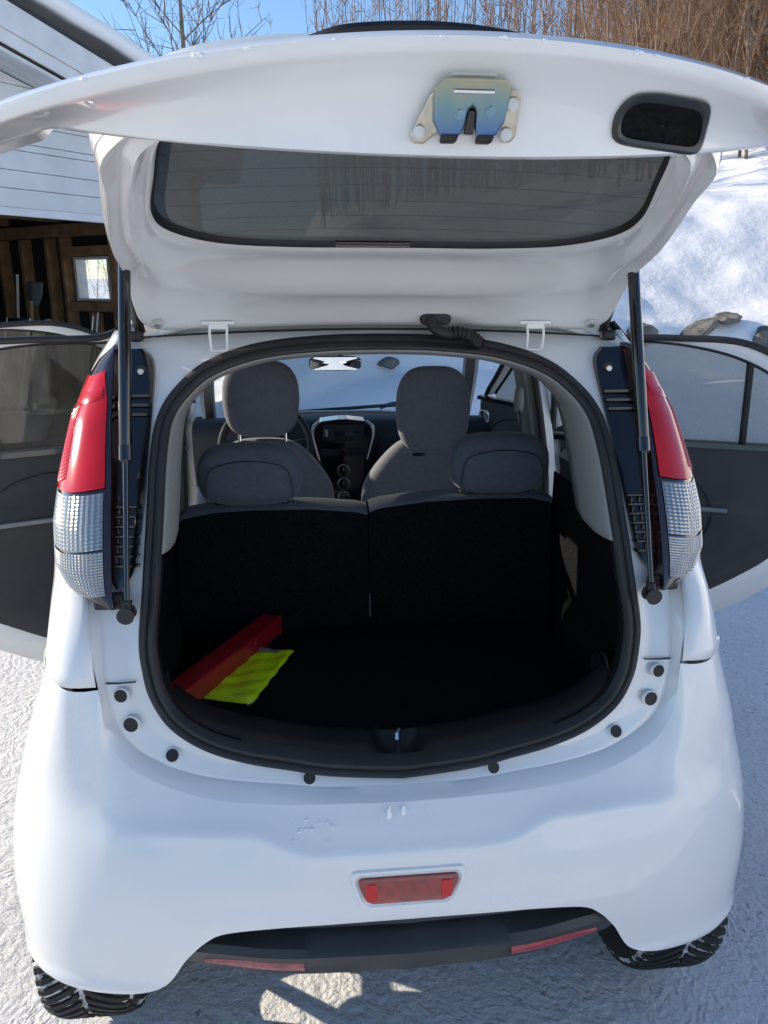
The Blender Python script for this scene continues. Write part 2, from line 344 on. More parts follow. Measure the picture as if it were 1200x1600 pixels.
def lathe_vf(prof, center, axis='x', seg=48):
    V = []
    for (r, h) in prof:
        for k in range(seg):
            a = 2*math.pi*k/seg
            if axis == 'x': V.append((center[0]+h, center[1]+r*math.cos(a), center[2]+r*math.sin(a)))
            else: V.append((center[0]+r*math.cos(a), center[1]+h, center[2]+r*math.sin(a)))
    return V, gridfaces(len(prof), seg, False, True)
def smooth01(t): t = np.clip(t, 0, 1); return t*t*(3-2*t)
def fbm(x, y, seed=0, octaves=5, f=1.0, gain=.5):
    x = np.asarray(x, float); y = np.asarray(y, float); out = np.zeros_like(x); a = 1.0
    r = np.random.default_rng(seed)
    for o in range(octaves):
        for k in range(3):
            th = r.uniform(0, 2*math.pi); ph = r.uniform(0, 6.28); fr = f*r.uniform(.75, 1.3)
            out += a/3*np.sin(fr*(x*math.cos(th)+y*math.sin(th))+ph+1.3*np.sin(fr*.6*(x*math.sin(th)-y*math.cos(th))+ph*2))
        f *= 2; a *= gain
    return out

# ================================================================== terrain
def height(x, y):
    x = np.asarray(x, float); y = np.asarray(y, float)
    wob = .35*fbm(x, y, 3, 2, .8)
    D1 = y-7.3; D2 = (x-7.4)
    k = 1.2; D = k*np.log(np.exp(np.clip(D1/k, -30, 30))+np.exp(np.clip(D2/k, -30, 30)))+wob*.5
    apron = .72*smooth01((D+3.4)/3.0)
    wall = .50*smooth01((D+.15)/.45)
    plat = np.maximum(D-.1, 0); plat = np.minimum(plat, 5.0)*.27+np.clip(plat-5.0, 0, 60)*.10
    side = np.clip(x-1.5, 0, 9)*.20*smooth01((D+.1)/3.6)
    lump = (.13*fbm(x, y, 5, 4, 1.1)+.045*fbm(x, y, 8, 3, 3.2, .5))*smooth01((D+2.2)/2.5)
    b = smooth01((x+1.6)/2.6+np.clip((y-14)/10, 0, 1)*0)
    far = 2.2*smooth01((y-26)/30)*(1-b)
    g = .012*fbm(x, y, 21, 3, 2.3)
    return (apron+wall+plat+side+lump)*b+far+g*(1-smooth01((D+3.4)/1.0)*b)*smooth01((np.hypot(x, y-1.7)-.2)/.8)
def axis_pts(lo, f0, f1, hi, step, growth=1.18):
    mid = list(np.arange(f0, f1+1e-6, step)); a = [f0]; s = step
    while a[-1] > lo: s *= growth; a.append(a[-1]-s)
    b = [mid[-1]]; s = step
    while b[-1] < hi: s *= growth; b.append(b[-1]+s)
    return np.array(a[::-1][:-1]+mid+b[1:])
gx = axis_pts(-120, -4, 13, 140, .11); gy = axis_pts(-60, -1.5, 17, 200, .11)
GX, GY = np.meshgrid(gx, gy, indexing='ij')
ground = grid('snow_ground', np.stack([GX, GY, height(GX, GY)], -1), 'snow', angle=180, flip=False)
tagged(ground, 'packed snow yard rising into a snowbank', None, kind='structure')

# ------------------------------------------------------------------ boulders showing through the bank
def boulder(name, loc, size, seed, label, rz=0):
    bm = bmesh.new(); bmesh.ops.create_icosphere(bm, subdivisions=4, radius=1)
    r = np.random.default_rng(seed); N = r.normal(size=(24, 3)); N /= np.linalg.norm(N, axis=1)[:, None]; dd = r.uniform(.52, .85, 24)
    for v in bm.verts:
        p = np.array(v.co)
        for n_, d_ in zip(N, dd):
            e = p@n_-d_
            if e > 0: p = p-n_*e*.92
        p = p*(1+.03*math.sin(9*p[0]+seed)+.03*math.sin(11*p[1]+2*p[2]))
        v.co = p*np.array(size)
    me = bpy.data.meshes.new(name); bm.to_mesh(me); bm.free(); me.materials.append(M['rock'])
    o = bpy.data.objects.new(name, me); col.objects.link(o); o.location = loc; o.rotation_euler = (0.1*seed % .5, .2, rz)
    return tagged(o, label, 'boulder', 'boulders in the snowbank')
for i, (x, y, z, sx, sy, sz, rz, tl, lab) in enumerate([
    (3.62, 7.47, 1.09, .27, .24, .17, .2, 0, 'dark grey boulder in the snowbank right beside the tailgate strut'),
    (4.28, 7.53, 1.13, .46, .26, .13, .25, -.34, 'long slanting grey rock in the shaded snowbank above the open rear door'),
    (4.64, 7.55, 1.27, .17, .17, .08, .1, -.1, 'small pale rock capping the long slanting rock in the snowbank'),
    (5.08, 7.40, 1.06, .25, .24, .17, -.3, .2, 'brown grey rock in the snowbank farthest from the tailgate strut'),
    (.72, 7.24, .82, .16, .14, .07, .4, 0, 'dark rock in the blue shaded snow seen beside the rear view mirror')]):
    o = boulder('boulder', (x, y, z), (sx, sy, sz), 3+i, lab, rz); o.rotation_euler = (.1, tl, rz)

# ================================================================== garage
GA = R(40); ga = np.array([math.sin(GA), math.cos(GA)]); gin = np.array([-ga[1], ga[0]]); GP = np.array([-2.768, 6.382])
def G(t, d, z): q = GP+ga*t+gin*d; return (q[0], q[1], z)
garage = tagged(empty('garage', G(0, 3, 0)), 'white clapboard garage with an open doorway and snow on its roof', 'garage')
gb = Vector(G(0, 3, 0))
def gprism(poly, d0, d1, name, material, bevel=0, parent=None, along='d'):
    """polygon in (t, z) extruded from depth d0 to d1 (or polygon in (d, z) extruded along t)"""
    n = len(poly); V = []
    for dd in (d0, d1):
        for (p, z) in poly:
            q = Vector(G(p, dd, z) if along == 'd' else G(dd, p, z))
            V.append(tuple(q-gb))
    F = [tuple(range(n))[::-1], tuple(range(n, 2*n))]+[(i, (i+1) % n, n+(i+1) % n, n+i) for i in range(n)]
    o = obj(name, V, F, material, parent or garage, smooth=False)
    bm = bmesh.new(); bm.from_mesh(o.data); bmesh.ops.recalc_face_normals(bm, faces=bm.faces); bm.to_mesh(o.data); bm.free()
    if bevel:
        b = o.modifiers.new('bevel', 'BEVEL'); b.width = bevel; b.segments = 2
    return o
def rect(t0, t1, z0, z1): return [(t0, z0), (t1, z0), (t1, z1), (t0, z1)]
T0, T1 = -3.0, 2.2; RIDGE = -1.5
def zs(t): return -.27*t if t >= RIDGE else .405-.42*(RIDGE-t)
def t_at(z, base):   # where the sloping line base+zs(t) reaches z
    hi = min(T1, (base-z)/.27); lo = max(T0, RIDGE-(base+.405-z)/.42)
    return lo, hi
# clapboards above the door
z = 2.26; hts = [.160, .150, .165, .060, .150, .150, .160, .150, .160, .150, .15, .15]
for h in hts:
    lo0, hi0 = t_at(z, 3.38); lo1, hi1 = t_at(z+h, 3.38)
    if hi0 <= lo0: break
    poly = [(lo0, z+.005), (hi0, z+.005), (hi1, z+h), (lo1, z+h)] if hi1 > lo1 else [(lo0, z+.005), (hi0, z+.005), (RIDGE, 3.38+.405)]
    b = gprism(poly, -.030, -.004, 'clapboard', 'white_wood', .003)
    z += h
gprism([(T0, 2.2), (T1, 2.2), (T1, 3.38-.27*T1), (RIDGE, 3.38+.405), (T0, 3.38+zs(T0))], 0, .05, 'sheathing', 'wood_dark')
gprism(rect(T0, T1, 2.195, 2.262), -.055, .0, 'door_head_trim', 'white_trim', .004)
# wall strips left and right of the doorway
for (a0, a1) in ((T0, -2.3), (2.04, T1)):
    z = .15
    while z < 2.18:
        gprism(rect(a0, a1, z+.005, min(z+.158, 2.192)), -.030, -.004, 'clapboard', 'white_wood', .003); z += .158
    gprism(rect(a0, a1, .0, 2.195), 0, .05, 'sheathing', 'wood_dark')
# roof
def slope_poly(t0, t1, lo, hi):
    ts = sorted(set([t0, t1]+([RIDGE] if t0 < RIDGE < t1 else [])))
    return [(t, lo+zs(t)) for t in ts]+[(t, hi+zs(t)) for t in ts[::-1]]
E0, E1 = T0-.35, T1+.40
gprism(slope_poly(E0, E1, 3.40, 3.43), -.37, 0.0, 'soffit', 'white_wood')
for k in range(3):
    gprism(slope_poly(E0, E1, 3.395, 3.400), -.355+.118*k, -.355+.118*k+.108, 'soffit_board', 'white_wood')
gprism(slope_poly(E0, E1, 3.44, 3.74), -.37, 6.4, 'roof_deck', 'wood_dark')
gprism(slope_poly(E0, E1, 3.455, 3.575), -.395, -.372, 'barge_board', 'white_trim', .004)
gprism(slope_poly(E0-.01, E1+.01, 3.56, 3.775), -.42, -.397, 'barge_board', 'white_trim', .004)
gprism(slope_poly(E0-.03, E1+.03, 3.776, 3.805), -.428, 6.42, 'roof_edge_strip', 'roof_edge', .004)
# snow layer on the roof
ts = np.linspace(E0, E1, 60); ds = np.linspace(-.43, 6.4, 60)
P = np.array([[np.array(G(t, d, 3.806+zs(t)+(.15+.03*fbm(np.array(t*3), np.array(d*3), 4, 3, 1.0))*smooth01((d+.43)/.06+.75)*smooth01((E1-t)/.12+.2)))-np.array(gb) for d in ds] for t in ts])
grid('roof_snow', P, 'snow_bit', garage, flip=True, angle=180, solid=.13)
# floor, back and side walls
gprism(rect(T0, T1, -.05, .04), .0, 6, 'floor_slab', 'concrete')
gprism(rect(T0, T1, 0, 3.3), 5.95, 6.0, 'back_wall', 'wood_dark')
gprism([(0, 0), (6, 0), (6, 2.9), (0, 2.9)], T0, T0+.05, 'side_wall', 'wood_dark', along='t')
WD0, WD1, WZ0, WZ1 = 1.34, 2.02, 1.43, 1.95
for (d0, d1, z0, z1) in ((0.05, WD0, 0, 2.78), (WD1, 5.95, 0, 2.78), (WD0, WD1, 0, WZ0), (WD0, WD1, WZ1, 2.78)):
    gprism(rect(d0, d1, z0, z1), T1-.05, T1, 'side_wall', 'felt', along='t')
for d in (.35, .80, 1.16, 2.13, 2.45, 3.0, 3.5, 4.05, 4.6, 5.15):
    gprism(rect(d-.03 if d != 1.16 else d-.05, d+.03 if d != 1.16 else d+.06, .1, 2.18), T1-.20, T1-.051, 'stud', 'wood', .003, along='t')
gprism(rect(1.62, 1.69, .1, WZ0-.13), T1-.20, T1-.051, 'stud', 'wood', .003, along='t')
gprism(rect(.06, 5.9, 2.185, 2.33), T1-.21, T1-.051, 'wall_plate', 'wood', .003, along='t')
gprism(rect(1.23, 2.09, WZ0-.12, WZ0-.01), T1-.20, T1-.051, 'window_header', 'wood', .003, along='t')
gprism(rect(1.23, 2.09, WZ1+.01, WZ1+.12), T1-.20, T1-.051, 'window_header', 'wood', .003, along='t')
wf = gprism(rect(WD0, WD0+.035, WZ0, WZ1), T1-.12, T1+.02, 'window_frame', 'white_trim', along='t')
gprism(rect(WD1-.05, WD1, WZ0, WZ1), T1-.12, T1+.02, 'window_frame', 'white_trim', along='t')
gprism(rect(WD0+.036, WD1-.051, WZ0, WZ0+.03), T1-.12, T1+.02, 'window_frame', 'white_trim', along='t')
gprism(rect(WD0+.036, WD1-.051, WZ1-.03, WZ1), T1-.12, T1+.02, 'window_frame', 'white_trim', along='t')
obj('window_pane', [tuple(Vector(G(T1-.03, d_, z_))-gb) for d_, z_ in rect(WD0+.036, WD1-.051, WZ0+.031, WZ1-.031)], [(0, 1, 2, 3)], 'glass', garage)
for d in (1.0, 2.2, 3.4, 4.6):
    gprism(rect(T0+.06, T1-.06, 2.36, 2.50), d, d+.05, 'ceiling_joist', 'wood', .003)
# things kept in the garage
def gworld(t, d, z): return np.array(G(t, d, z))
mb = MB(); c = gworld(1.75, 2.62, 0)
mb.tube([gworld(1.72, 2.62, .25), gworld(1.86, 2.66, 1.42)], .016, 8)
sh = mb.build('snow_shovel', 'handle_wood'); tagged(sh, 'upturned grey snow shovel leaning on the garage studs', 'shovel')
bl = []
for i in range(9):
    v = i/8
    for j in range(9):
        u = j/8*2-1; w = (.05+.125*math.sin(min(1, v*1.15+.12)*1.6))
        bl.append(gworld(1.87+.03*v-.05*u*u*0+.04*abs(u), 2.67+u*w, 1.36+.30*v))
obj('shovel_blade', bl, gridfaces(9, 9), 'shovel_blade', sh, solid=.004)
ch = tagged(empty('folding_chair', gworld(1.45, 2.6, .04)), 'teal canvas folding chair standing under the upturned shovel', 'chair')
def rel(p): return tuple(np.array(p)-np.array(ch.location))
for (a_, b_) in ((2.35, 0), (2.85, 0)):
    tube('frame_leg', [rel(gworld(1.30, a_, .04)), rel(gworld(1.62, a_, 1.22))], .012, 'silver', ch)
    tube('frame_leg', [rel(gworld(1.66, a_, .04)), rel(gworld(1.32, a_, .62))], .012, 'silver', ch)
obj('backrest', [rel(gworld(1.52, 2.35, .82)), rel(gworld(1.52, 2.85, .82)), rel(gworld(1.62, 2.85, 1.22)), rel(gworld(1.62, 2.35, 1.22))], [(0, 1, 2, 3)], 'teal', ch, solid=.006)
obj('seat', [rel(gworld(1.28, 2.35, .56)), rel(gworld(1.28, 2.85, .56)), rel(gworld(1.55, 2.85, .50)), rel(gworld(1.55, 2.35, .50))], [(0, 1, 2, 3)], 'teal', ch, solid=.006)
o = tube('long_handled_tool', [gworld(1.72, 2.98, .04), gworld(1.93, 3.02, 1.75)], .018, 'white_trim'); tagged(o, 'pale long handled tool standing against the garage wall beside the shovel', 'tool')
for k, (d, h, m_, lab) in enumerate(((1.42, 1.30, 'white_trim', 'white ski pole leaning under the garage window'), (1.52, 1.26, 'silver', 'grey metal pole leaning under the garage window'))):
    o = tube('ski_pole', [gworld(1.70, d+.05, .04), gworld(1.93, d, h)], .011, m_); tagged(o, lab, 'pole')
mb = MB(); mb.box(gworld(1.75, 1.95, 1.08), (.10, .16, .10)); mb.tube([gworld(1.7, 1.95, .04), gworld(1.75, 1.95, 1.1)], .02, 6)
o = mb.build('hand_tool', 'orange', bevel=.01); tagged(o, 'orange headed tool standing between the garage studs', 'tool')
mb = MB(); mb.tube([gworld(1.68, 2.2, .04), gworld(1.78, 2.22, 1.16)], .022, 8); mb.box(gworld(1.78, 2.22, 1.19), (.05, .12, .05))
o = mb.build('spade', 'handle_wood', bevel=.008); tagged(o, 'wooden handled spade standing between two studs left of the garage window', 'spade')

# ================================================================== trees
def grow(seed, H, r0, nbr, blen, ntw, tlen, lean=.1, upb=.7, seg_t=5, start=.15, wig=.05):
    """returns trunk (V,F) and crown (V,F): a tapered wandering stem, limbs and twigs"""
    r = np.random.default_rng(seed); k = 9
    d = r.normal(size=2)*lean; base = np.zeros(3); pts = []
    for i in range(k+1):
        t = i/k; pts.append([d[0]*t*t*H+wig*H*.25*math.sin(3*t+seed), d[1]*t*t*H+wig*H*.25*math.cos(2.4*t+seed*2), H*t])
    pts = np.array(pts); pts[:, :2] -= pts[0, :2]
    rad = r0*(1-np.linspace(0, 1, k+1)*.9)
    tv, tf = tube_vf(pts, rad, seg_t)
    cm = MB()
    for b in range(nbr):
        t = start+(1-start)*(b+r.uniform(0, 1))/nbr; t = min(t, .985)
        p0 = np.array([np.interp(t, np.linspace(0, 1, k+1), pts[:, j]) for j in range(3)])
        az = b*2.4+r.uniform(-.5, .5); L = blen*H*(1-.62*t)*r.uniform(.6, 1.15)
        dr = np.array([math.cos(az), math.sin(az), 0])*(1-upb*.55)+np.array([0, 0, upb]); dr /= np.linalg.norm(dr)
        side = r.normal(size=3)*.18
        bp = np.array([p0+dr*L*s+side*L*s*s+np.array([0, 0, .18*L*s*s]) for s in (0, .35, .7, 1)])
        br = max(r0*(1-t)*.42, .004)*np.array([1, .7, .45, .15])
        cm.tube(bp, br, 4, caps=False)
        for w in range(ntw):
            s = r.uniform(.2, 1); q = np.array([np.interp(s, (0, .35, .7, 1), bp[:, j]) for j in range(3)])
            td = dr*.7+r.normal(size=3)*.5; td[2] += .35; td /= np.linalg.norm(td); l2 = tlen*H*r.uniform(.4, 1.1)
            q2 = q+td*l2*.55+r.normal(size=3)*.05*l2; q3 = q+td*l2+np.array([0, 0, .12*l2])+r.normal(size=3)*.08*l2
            cm.tube([q, q2, q3], np.array([.0055, .004, .0016])*max(1, H/5), 3, caps=False)
            for z_ in range(2):
                m0 = q2+(q3-q2)*r.uniform(-.5, .8); e = td*.6+r.normal(size=3)*.6; e[2] += .2; e /= np.linalg.norm(e)
                cm.tube([m0, m0+e*l2*.42], np.array([.0034, .0013])*max(1, H/5), 3, caps=False)
    return (tv, tf), (cm.V, cm.F)
def tree_proto(seed, tm, cmat, *a, **k):
    (tv, tf), (cv, cf) = grow(seed, *a, **k)
    return tv, tf, cv, cf, tm, cmat
def mk(name, V, F, m):
    me = bpy.data.meshes.new(name); me.from_pydata([tuple(map(float, v)) for v in V], [], F); me.materials.append(M[m])
    me.polygons.foreach_set('use_smooth', [True]*len(me.polygons)); return me
PROT = []
for s in range(9):
    tv, tf, cv, cf, a_, b_ = tree_proto(100+s, 'bark', 'twig', 5.6+.5*(s % 4), .024+.006*(s % 3), 19+s % 4, .34, 6, .10, lean=.06+.05*(s % 3), upb=.85, start=.06, wig=.10)
    PROT.append((mk('trunk', tv, tf, a_), mk('crown', cv, cf, b_)))
def plant(p, x, y, z, sc, rz, label, cat='tree', group=None, name='bare_sapling'):
    o = empty(name, (x, y, z)); o.rotation_euler = (0, 0, rz); o.scale = (sc, sc, sc*random.uniform(.9, 1.15))
    for nm, me in (('trunk', p[0]), ('crown', p[1])):
        c = bpy.data.objects.new(nm, me); c.parent = o; col.objects.link(c)
    return tagged(o, label, cat, group)
rs = random.Random(5); placed = []
def hz(x, y): return float(height(np.array(x), np.array(y)))
n_sap = 0
while n_sap < 230:
    # a band of saplings on top of the bank
    x = rs.uniform(4.6, 17); y = rs.uniform(11.9, 19.5)
    if x < 5.2+(y-12)*.12: continue
    if x > 10 and y < 12.6: continue
    placed.append((x, y)); n_sap += 1
    plant(PROT[rs.randrange(9)], x, y, hz(x, y)-.05, rs.uniform(.75, 1.1), rs.uniform(0, 6.28), 'slender bare brown sapling in the thicket on the snowbank', 'tree', 'saplings on top of the snowbank')
# far wood behind the saplings, one mass of stems
mb = MB(); r = np.random.default_rng(3)
for i in range(560):
    y = r.uniform(22, 46); x = -.16+(y+1.1)*math.tan(R(r.uniform(1.2, 36)))
    az = math.degrees(math.atan2(x+.16, y+1.1))
    if az < 14 and r.random() < .45: continue
    z = hz(x, y)-.1; H = (1.6-z+.37*(y+1.1))*r.uniform(.82, 1.08)*(1.15 if az > 14 else .90+.018*(az-1.2)); l = r.normal(size=2)*.5
    p = np.array([[x, y, z], [x+l[0]*.4, y+l[1]*.4, z+H*.5], [x+l[0], y+l[1], z+H]])
    p[1] += np.append(r.normal(size=2)*.25, 0); k_ = r.uniform(.6, 1.3)
    mb.tube(p, np.array([.032, .022, .006])*k_, 3, caps=False)
    for b in range(15):
        t = r.uniform(.12, .98); q = (p[0]*(1-t)**2+2*t*(1-t)*p[1]+t*t*p[2]); a_ = r.uniform(0, 6.28); L = r.uniform(.5, 1.7)*(1.25-t)
        e = q+np.array([math.cos(a_)*.7, math.sin(a_)*.7, r.uniform(.4, 1.1)])*L; md = (q+e)/2+r.normal(size=3)*.08
        mb.tube([q, md, e], [.013, .009, .003], 3, caps=False)
        for c_ in range(2):
            g_ = md+(e-md)*r.uniform(-.4, .9); mb.tube([g_, g_+np.array([r.normal()*.5, r.normal()*.5, .6])*L*.4], [.007, .002], 3, caps=False)
far = mb.build('far_wood', 'twig'); tagged(far, 'distant mass of bare brown stems behind the saplings', None, kind='stuff')
# brush seen through the garage window
for i in range(26):
    x = -13.5+rs.uniform(-5.5, 5.5); y = 30+rs.uniform(-4, 6)
    plant(PROT[rs.randrange(9)], x, y, hz(x, y)-.05, rs.uniform(.5, .8), rs.uniform(0, 6.28), 'bare brush behind the snow seen through the garage window', 'tree', 'brush beyond the garage')
# the single bare tree against the blue sky
tv, tf, cv, cf, a_, b_ = tree_proto(77, 'bark_grey', 'twig_grey', 8.6, .13, 24, .34, 11, .10, lean=.02, upb=.75, start=.42, wig=.04)
plant((mk('trunk', tv, tf, a_), mk('crown', cv, cf, b_)), -2.05, 14.6, hz(-2.05, 14.6)-.05, 1.0, .4, 'lone bare grey tree standing against the blue sky', 'tree', None, 'bare_tree')

# ================================================================== the car
car = tagged(empty('car', (0, 0, 0)), 'white electric hatchback with its tailgate and side doors open', 'car')
ZS = [.3, .6, .72, .85, 1.0, 1.15, 1.3, 1.42, 1.5, 1.7]; YS = [.0, .07, .105, .135, .185, .27, .39, .52, .60, .8]
_zz = np.linspace(.3, 1.7, 400); _yy = np.interp(_zz, ZS, YS); _k = np.ones(41)/41
_yy = np.convolve(np.pad(_yy, 20, mode='reflect', reflect_type='odd'), _k, 'valid')
def FA(x, z):   # plane of the tailgate opening
    x = np.asarray(x, float); z = np.asarray(z, float)
    return np.interp(z, _zz, _yy)+.22*x*x*np.interp(z, [.7, 1.4], [1, 0])
def sym(half):  # right half (bottom centre -> top centre) to a closed loop
    h = np.asarray(half); m = h[1:-1][::-1]*np.array([-1, 1, 1]); return np.vstack([h, m])
PER = 7
K_A = [(0, .737), (.13, .746), (.2, .757), (.285, .771), (.357, .793), (.415, .83), (.448, .88), (.461, .93), (.466, .98), (.460, 1.06), (.456, 1.17), (.455, 1.28), (.447, 1.347), (.417, 1.397), (.358, 1.444), (.254, 1.477), (.12, 1.491), (0, 1.494)]
K_F = [(0, .727), (.13, .729), (.215, .735), (.315, .742), (.40, .757), (.475, .792), (.51, .838), (.528, .90), (.535, .98), (.54, 1.06), (.545, 1.17), (.548, 1.28), (.55, 1.37), (.54, 1.45), (.46, 1.503), (.3, 1.513), (.13, 1.518), (0, 1.520)]
K_C = [(0, .715), (.13, .716), (.22, .716), (.335, .723), (.42, .744), (.487, .777), (.52, .828), (.533, .91), (.552, .98), (.575, 1.06), (.59, 1.17), (.59, 1.28), (.58, 1.37), (.56, 1.45), (.48, 1.520), (.3, 1.530), (.13, 1.536), (0, 1.538)]
A2 = crk(K_A, PER); F2 = crk(K_F, PER); C2 = crk(K_C, PER); NH = len(A2)
def inset(p2, d):   # move half outline inwards (towards the opening) by d
    full = np.vstack([p2, (p2[1:-1]*[-1, 1])[::-1]]); t = np.roll(full, -1, 0)-np.roll(full, 1, 0); t /= np.linalg.norm(t, axis=1)[:, None]
    n = np.stack([-t[:, 1], t[:, 0]], 1); q = full+n*d; return q[:len(p2)]
def L3(p2, dy):   # to 3D
    dy = np.broadcast_to(dy, (len(p2),)); return sym(np.stack([p2[:, 0], FA(p2[:, 0], p2[:, 1])+dy, p2[:, 1]], 1))
s = np.linspace(0, 17, NH)     # key index along the half outline
crease_dy = np.interp(s, [0, 6, 7, 8, 9, 13, 14, 17], [-.041, -.041, -.040, -.03, .0, .0, -.005, -.005])
fold_dy = np.interp(s, [0, 7, 9, 12, 14, 17], [-.012, -.012, .012, .012, .012, .010])
mid2 = A2*.55+F2*.45
mid_dy = np.interp(s, [0, 7, 9, 12, 14, 17], [-.006, .004, .012, .012, .012, .008])
loops = [L3(inset(A2, .012), .03), L3(inset(A2, .006), .004), L3(A2, -.002), L3(mid2, mid_dy), L3(F2*.8+A2*.2, fold_dy*.9), L3(F2, fold_dy), L3(F2*.5+C2*.5, fold_dy*.3+crease_dy*.7), L3(C2, crease_dy)]
body = grid('tailgate_surround', np.array(loops), 'paint', car, cv=True, angle=40)
# weather seal round the opening
sl = [L3(inset(A2, o_), dy) for o_, dy in ((-.002, .002), (-.001, -.009), (.004, -.016), (.010, -.015), (.0135, -.009), (.017, -.013), (.023, -.014), (.028, -.008), (.031, .012))]
seal = grid('weather_seal', np.array(sl), 'seal', car, cv=True, angle=50)
# ---- rear bumper
_zt = np.linspace(.1, 1.7, 641)
def table(zs_, vs_, win=45):
    y = np.interp(_zt, zs_, vs_); h = win//2; k = np.hanning(win+2)[1:-1]; k /= k.sum()
    y = np.convolve(np.pad(y, h, mode='edge'), k, 'valid'); return lambda z: np.interp(z, _zt, y)
wz = table([.2, .3, .4, .5, .6, .7, .78, .86, .92, 1.0, 1.2, 1.35, 1.45, 1.5], [.742, .758, .768, .778, .768, .744, .716, .682, .660, .655, .655, .64, .605, .57], 41)
ycz = table([.2, .4, .47, .53, .58, .63, .67, .72, .80, .92, 1.0], [.060, .030, .012, .002, .000, .010, .028, .058, .085, .12, .15], 41)
nz_ = table([.25, .36, .5, .6, .7, .78, .86, .92], [5.0, 4.6, 3.6, 3.4, 3.9, 5.0, 6.0, 7.0], 61)
DB = .5
def bump_pt(th, z):
    n = nz_(z); x = wz(z)*np.sin(th)**(2/n); y = ycz(z)+DB*(1-np.cos(th)**(2/n)); return x, y
top2 = C2[:PER*7+1]; n_top = len(top2)
seam = crk([(.533, .91), (.560, .908), (.594, .912), (.630, .926), (.648, .936)], 6)[1:]
topx = np.vstack([top2, seam])
xi = np.clip(topx[:, 0]/wz(topx[:, 1]), 0, .9995); th_t = np.arcsin(xi**(nz_(topx[:, 1])/2))
ext = np.linspace(th_t[-1], math.pi/2, 10)[1:]
th_t = np.concatenate([th_t, ext]); z_t = np.concatenate([topx[:, 1], np.full(len(ext), .94)]); NCOL = len(th_t)
# bottom edge, as (x, z) then the wheel arch on the side
bxz = crk([(0, .514), (.12, .514), (.23, .513), (.318, .505), (.355, .485), (.393, .440), (.435, .372), (.49, .352), (.56, .342), (.63, .340), (.690, .346)], 12)
xb = np.clip(bxz[:, 0]/wz(bxz[:, 1]), 0, .9995); th_b0 = np.arcsin(xb**(nz_(bxz[:, 1])/2)); z_b0 = bxz[:, 1]
th_e = np.linspace(th_b0[-1], math.pi/2, 14)[1:]
z_e = np.interp(th_e, [th_b0[-1], 1.22, 1.32, 1.40, 1.46, 1.52, math.pi/2], [.346, .356, .374, .40, .46, .54, .62])
th_b0 = np.concatenate([th_b0, th_e]); z_b0 = np.concatenate([z_b0, z_e])
arc = np.concatenate([[0], np.cumsum(np.hypot(np.diff(th_b0)*.6, np.diff(z_b0)))])
arct = np.concatenate([[0], np.cumsum(np.hypot(np.diff(th_t)*.6, np.diff(z_t)))])
NC = 150
ut = np.linspace(0, 1, NC)
th_t = np.interp(ut, arct/arct[-1], th_t); z_t = np.interp(ut, arct/arct[-1], z_t)
th_b = np.interp(ut, arc/arc[-1], th_b0); z_b = np.interp(ut, arc/arc[-1], z_b0)
NV = 70
v = np.linspace(0, 1, NV)[:, None]
TH = th_t*(1-v)+th_b*v; Z = z_t*(1-v)+z_b*v
BX, BY = bump_pt(TH, Z)
# meet the crease exactly
xt = BX[0].copy(); yt = FA(xt, Z[0])-.041
w_side = 1-smooth01((xt-.53)/.09)
BY = BY+(yt-BY[0])*w_side*(1-v)**3
# number-plate recess with a soft raised brow, and the low fold near the bottom
brow = .645+.035*smooth01((np.abs(BX)-.16)/.12)-.10*smooth01((np.abs(BX)-.50)/.16)
dzb = Z-brow
BY = BY-.0035*np.exp(-(dzb/.014)**2)*(1-smooth01((BX-.42)/.14))+.0045*smooth01(-dzb/.05)*(1-smooth01((BX-.36)/.12))*smooth01((Z-.515)/.05)
low = Z-(.355+.10*smooth01((.45-BX)/.1))
BY = BY-.006*np.exp(-(low/.012)**2)*smooth01((BX-.40)/.1)
# frame round the fog lamp
PB = np.stack([BX, BY, Z], -1)
ret = PB[-1]+np.array([0, .035, .012]); PB = np.concatenate([PB, ret[None]], 0)
V = np.concatenate([PB[:, :0:-1]*np.array([-1, 1, 1]), PB], 1)
bumper = grid('rear_bumper', V, 'paint_bumper', car, angle=50, flip=True)
def bumper_y(x, z):
    i = np.argmin((PB[:-1, :, 0]-abs(x))**2+(PB[:-1, :, 2]-z)**2); return PB[:-1].reshape(-1, 3)[i, 1]
def bumper_n(x, z):
    e = .012; dx = (bumper_y(x+e, z)-bumper_y(x-e, z))/(2*e); dz = (bumper_y(x, z+e)-bumper_y(x, z-e))/(2*e)
    n = np.array([dx, -1, dz]); return n/np.linalg.norm(n)
# fog lamp
def rrect(w, h, r, n=6):
    pts = []
    for (cx, cz, a0) in ((w/2-r, h/2-r, 0), (-w/2+r, h/2-r, 90), (-w/2+r, -h/2+r, 180), (w/2-r, -h/2+r, 270)):
        for k in range(n+1): a = R(a0+90*k/n); pts.append((cx+r*math.cos(a), cz+r*math.sin(a)))
    return np.array(pts)
def plate(name, outline, fn, material, parent, loops_, **k):
    """closed rings (scale offset, push) around an outline mapped by fn(x, z, push) plus a middle cap"""
    rings = []
    for (dx, dz, push) in loops_:
        o_ = outline.copy(); mx = np.abs(outline).max(0)
        o_ = outline*((mx+np.array([dx, dz]))/mx); rings.append([fn(p[0], p[1], push) for p in o_])
    rings.append([fn(0, 0, loops_[-1][2])]*len(outline))
    return grid(name, np.array(rings), material, parent, cv=True, **k)
fog_o = rrect(.168, .052, .014)
fog_o[:, 0] += .010*fog_o[:, 1]/.026*np.sign(fog_o[:, 0])
fogf = lambda x, z, p: (x, bumper_y(x, .580+z)-p, .580+z)
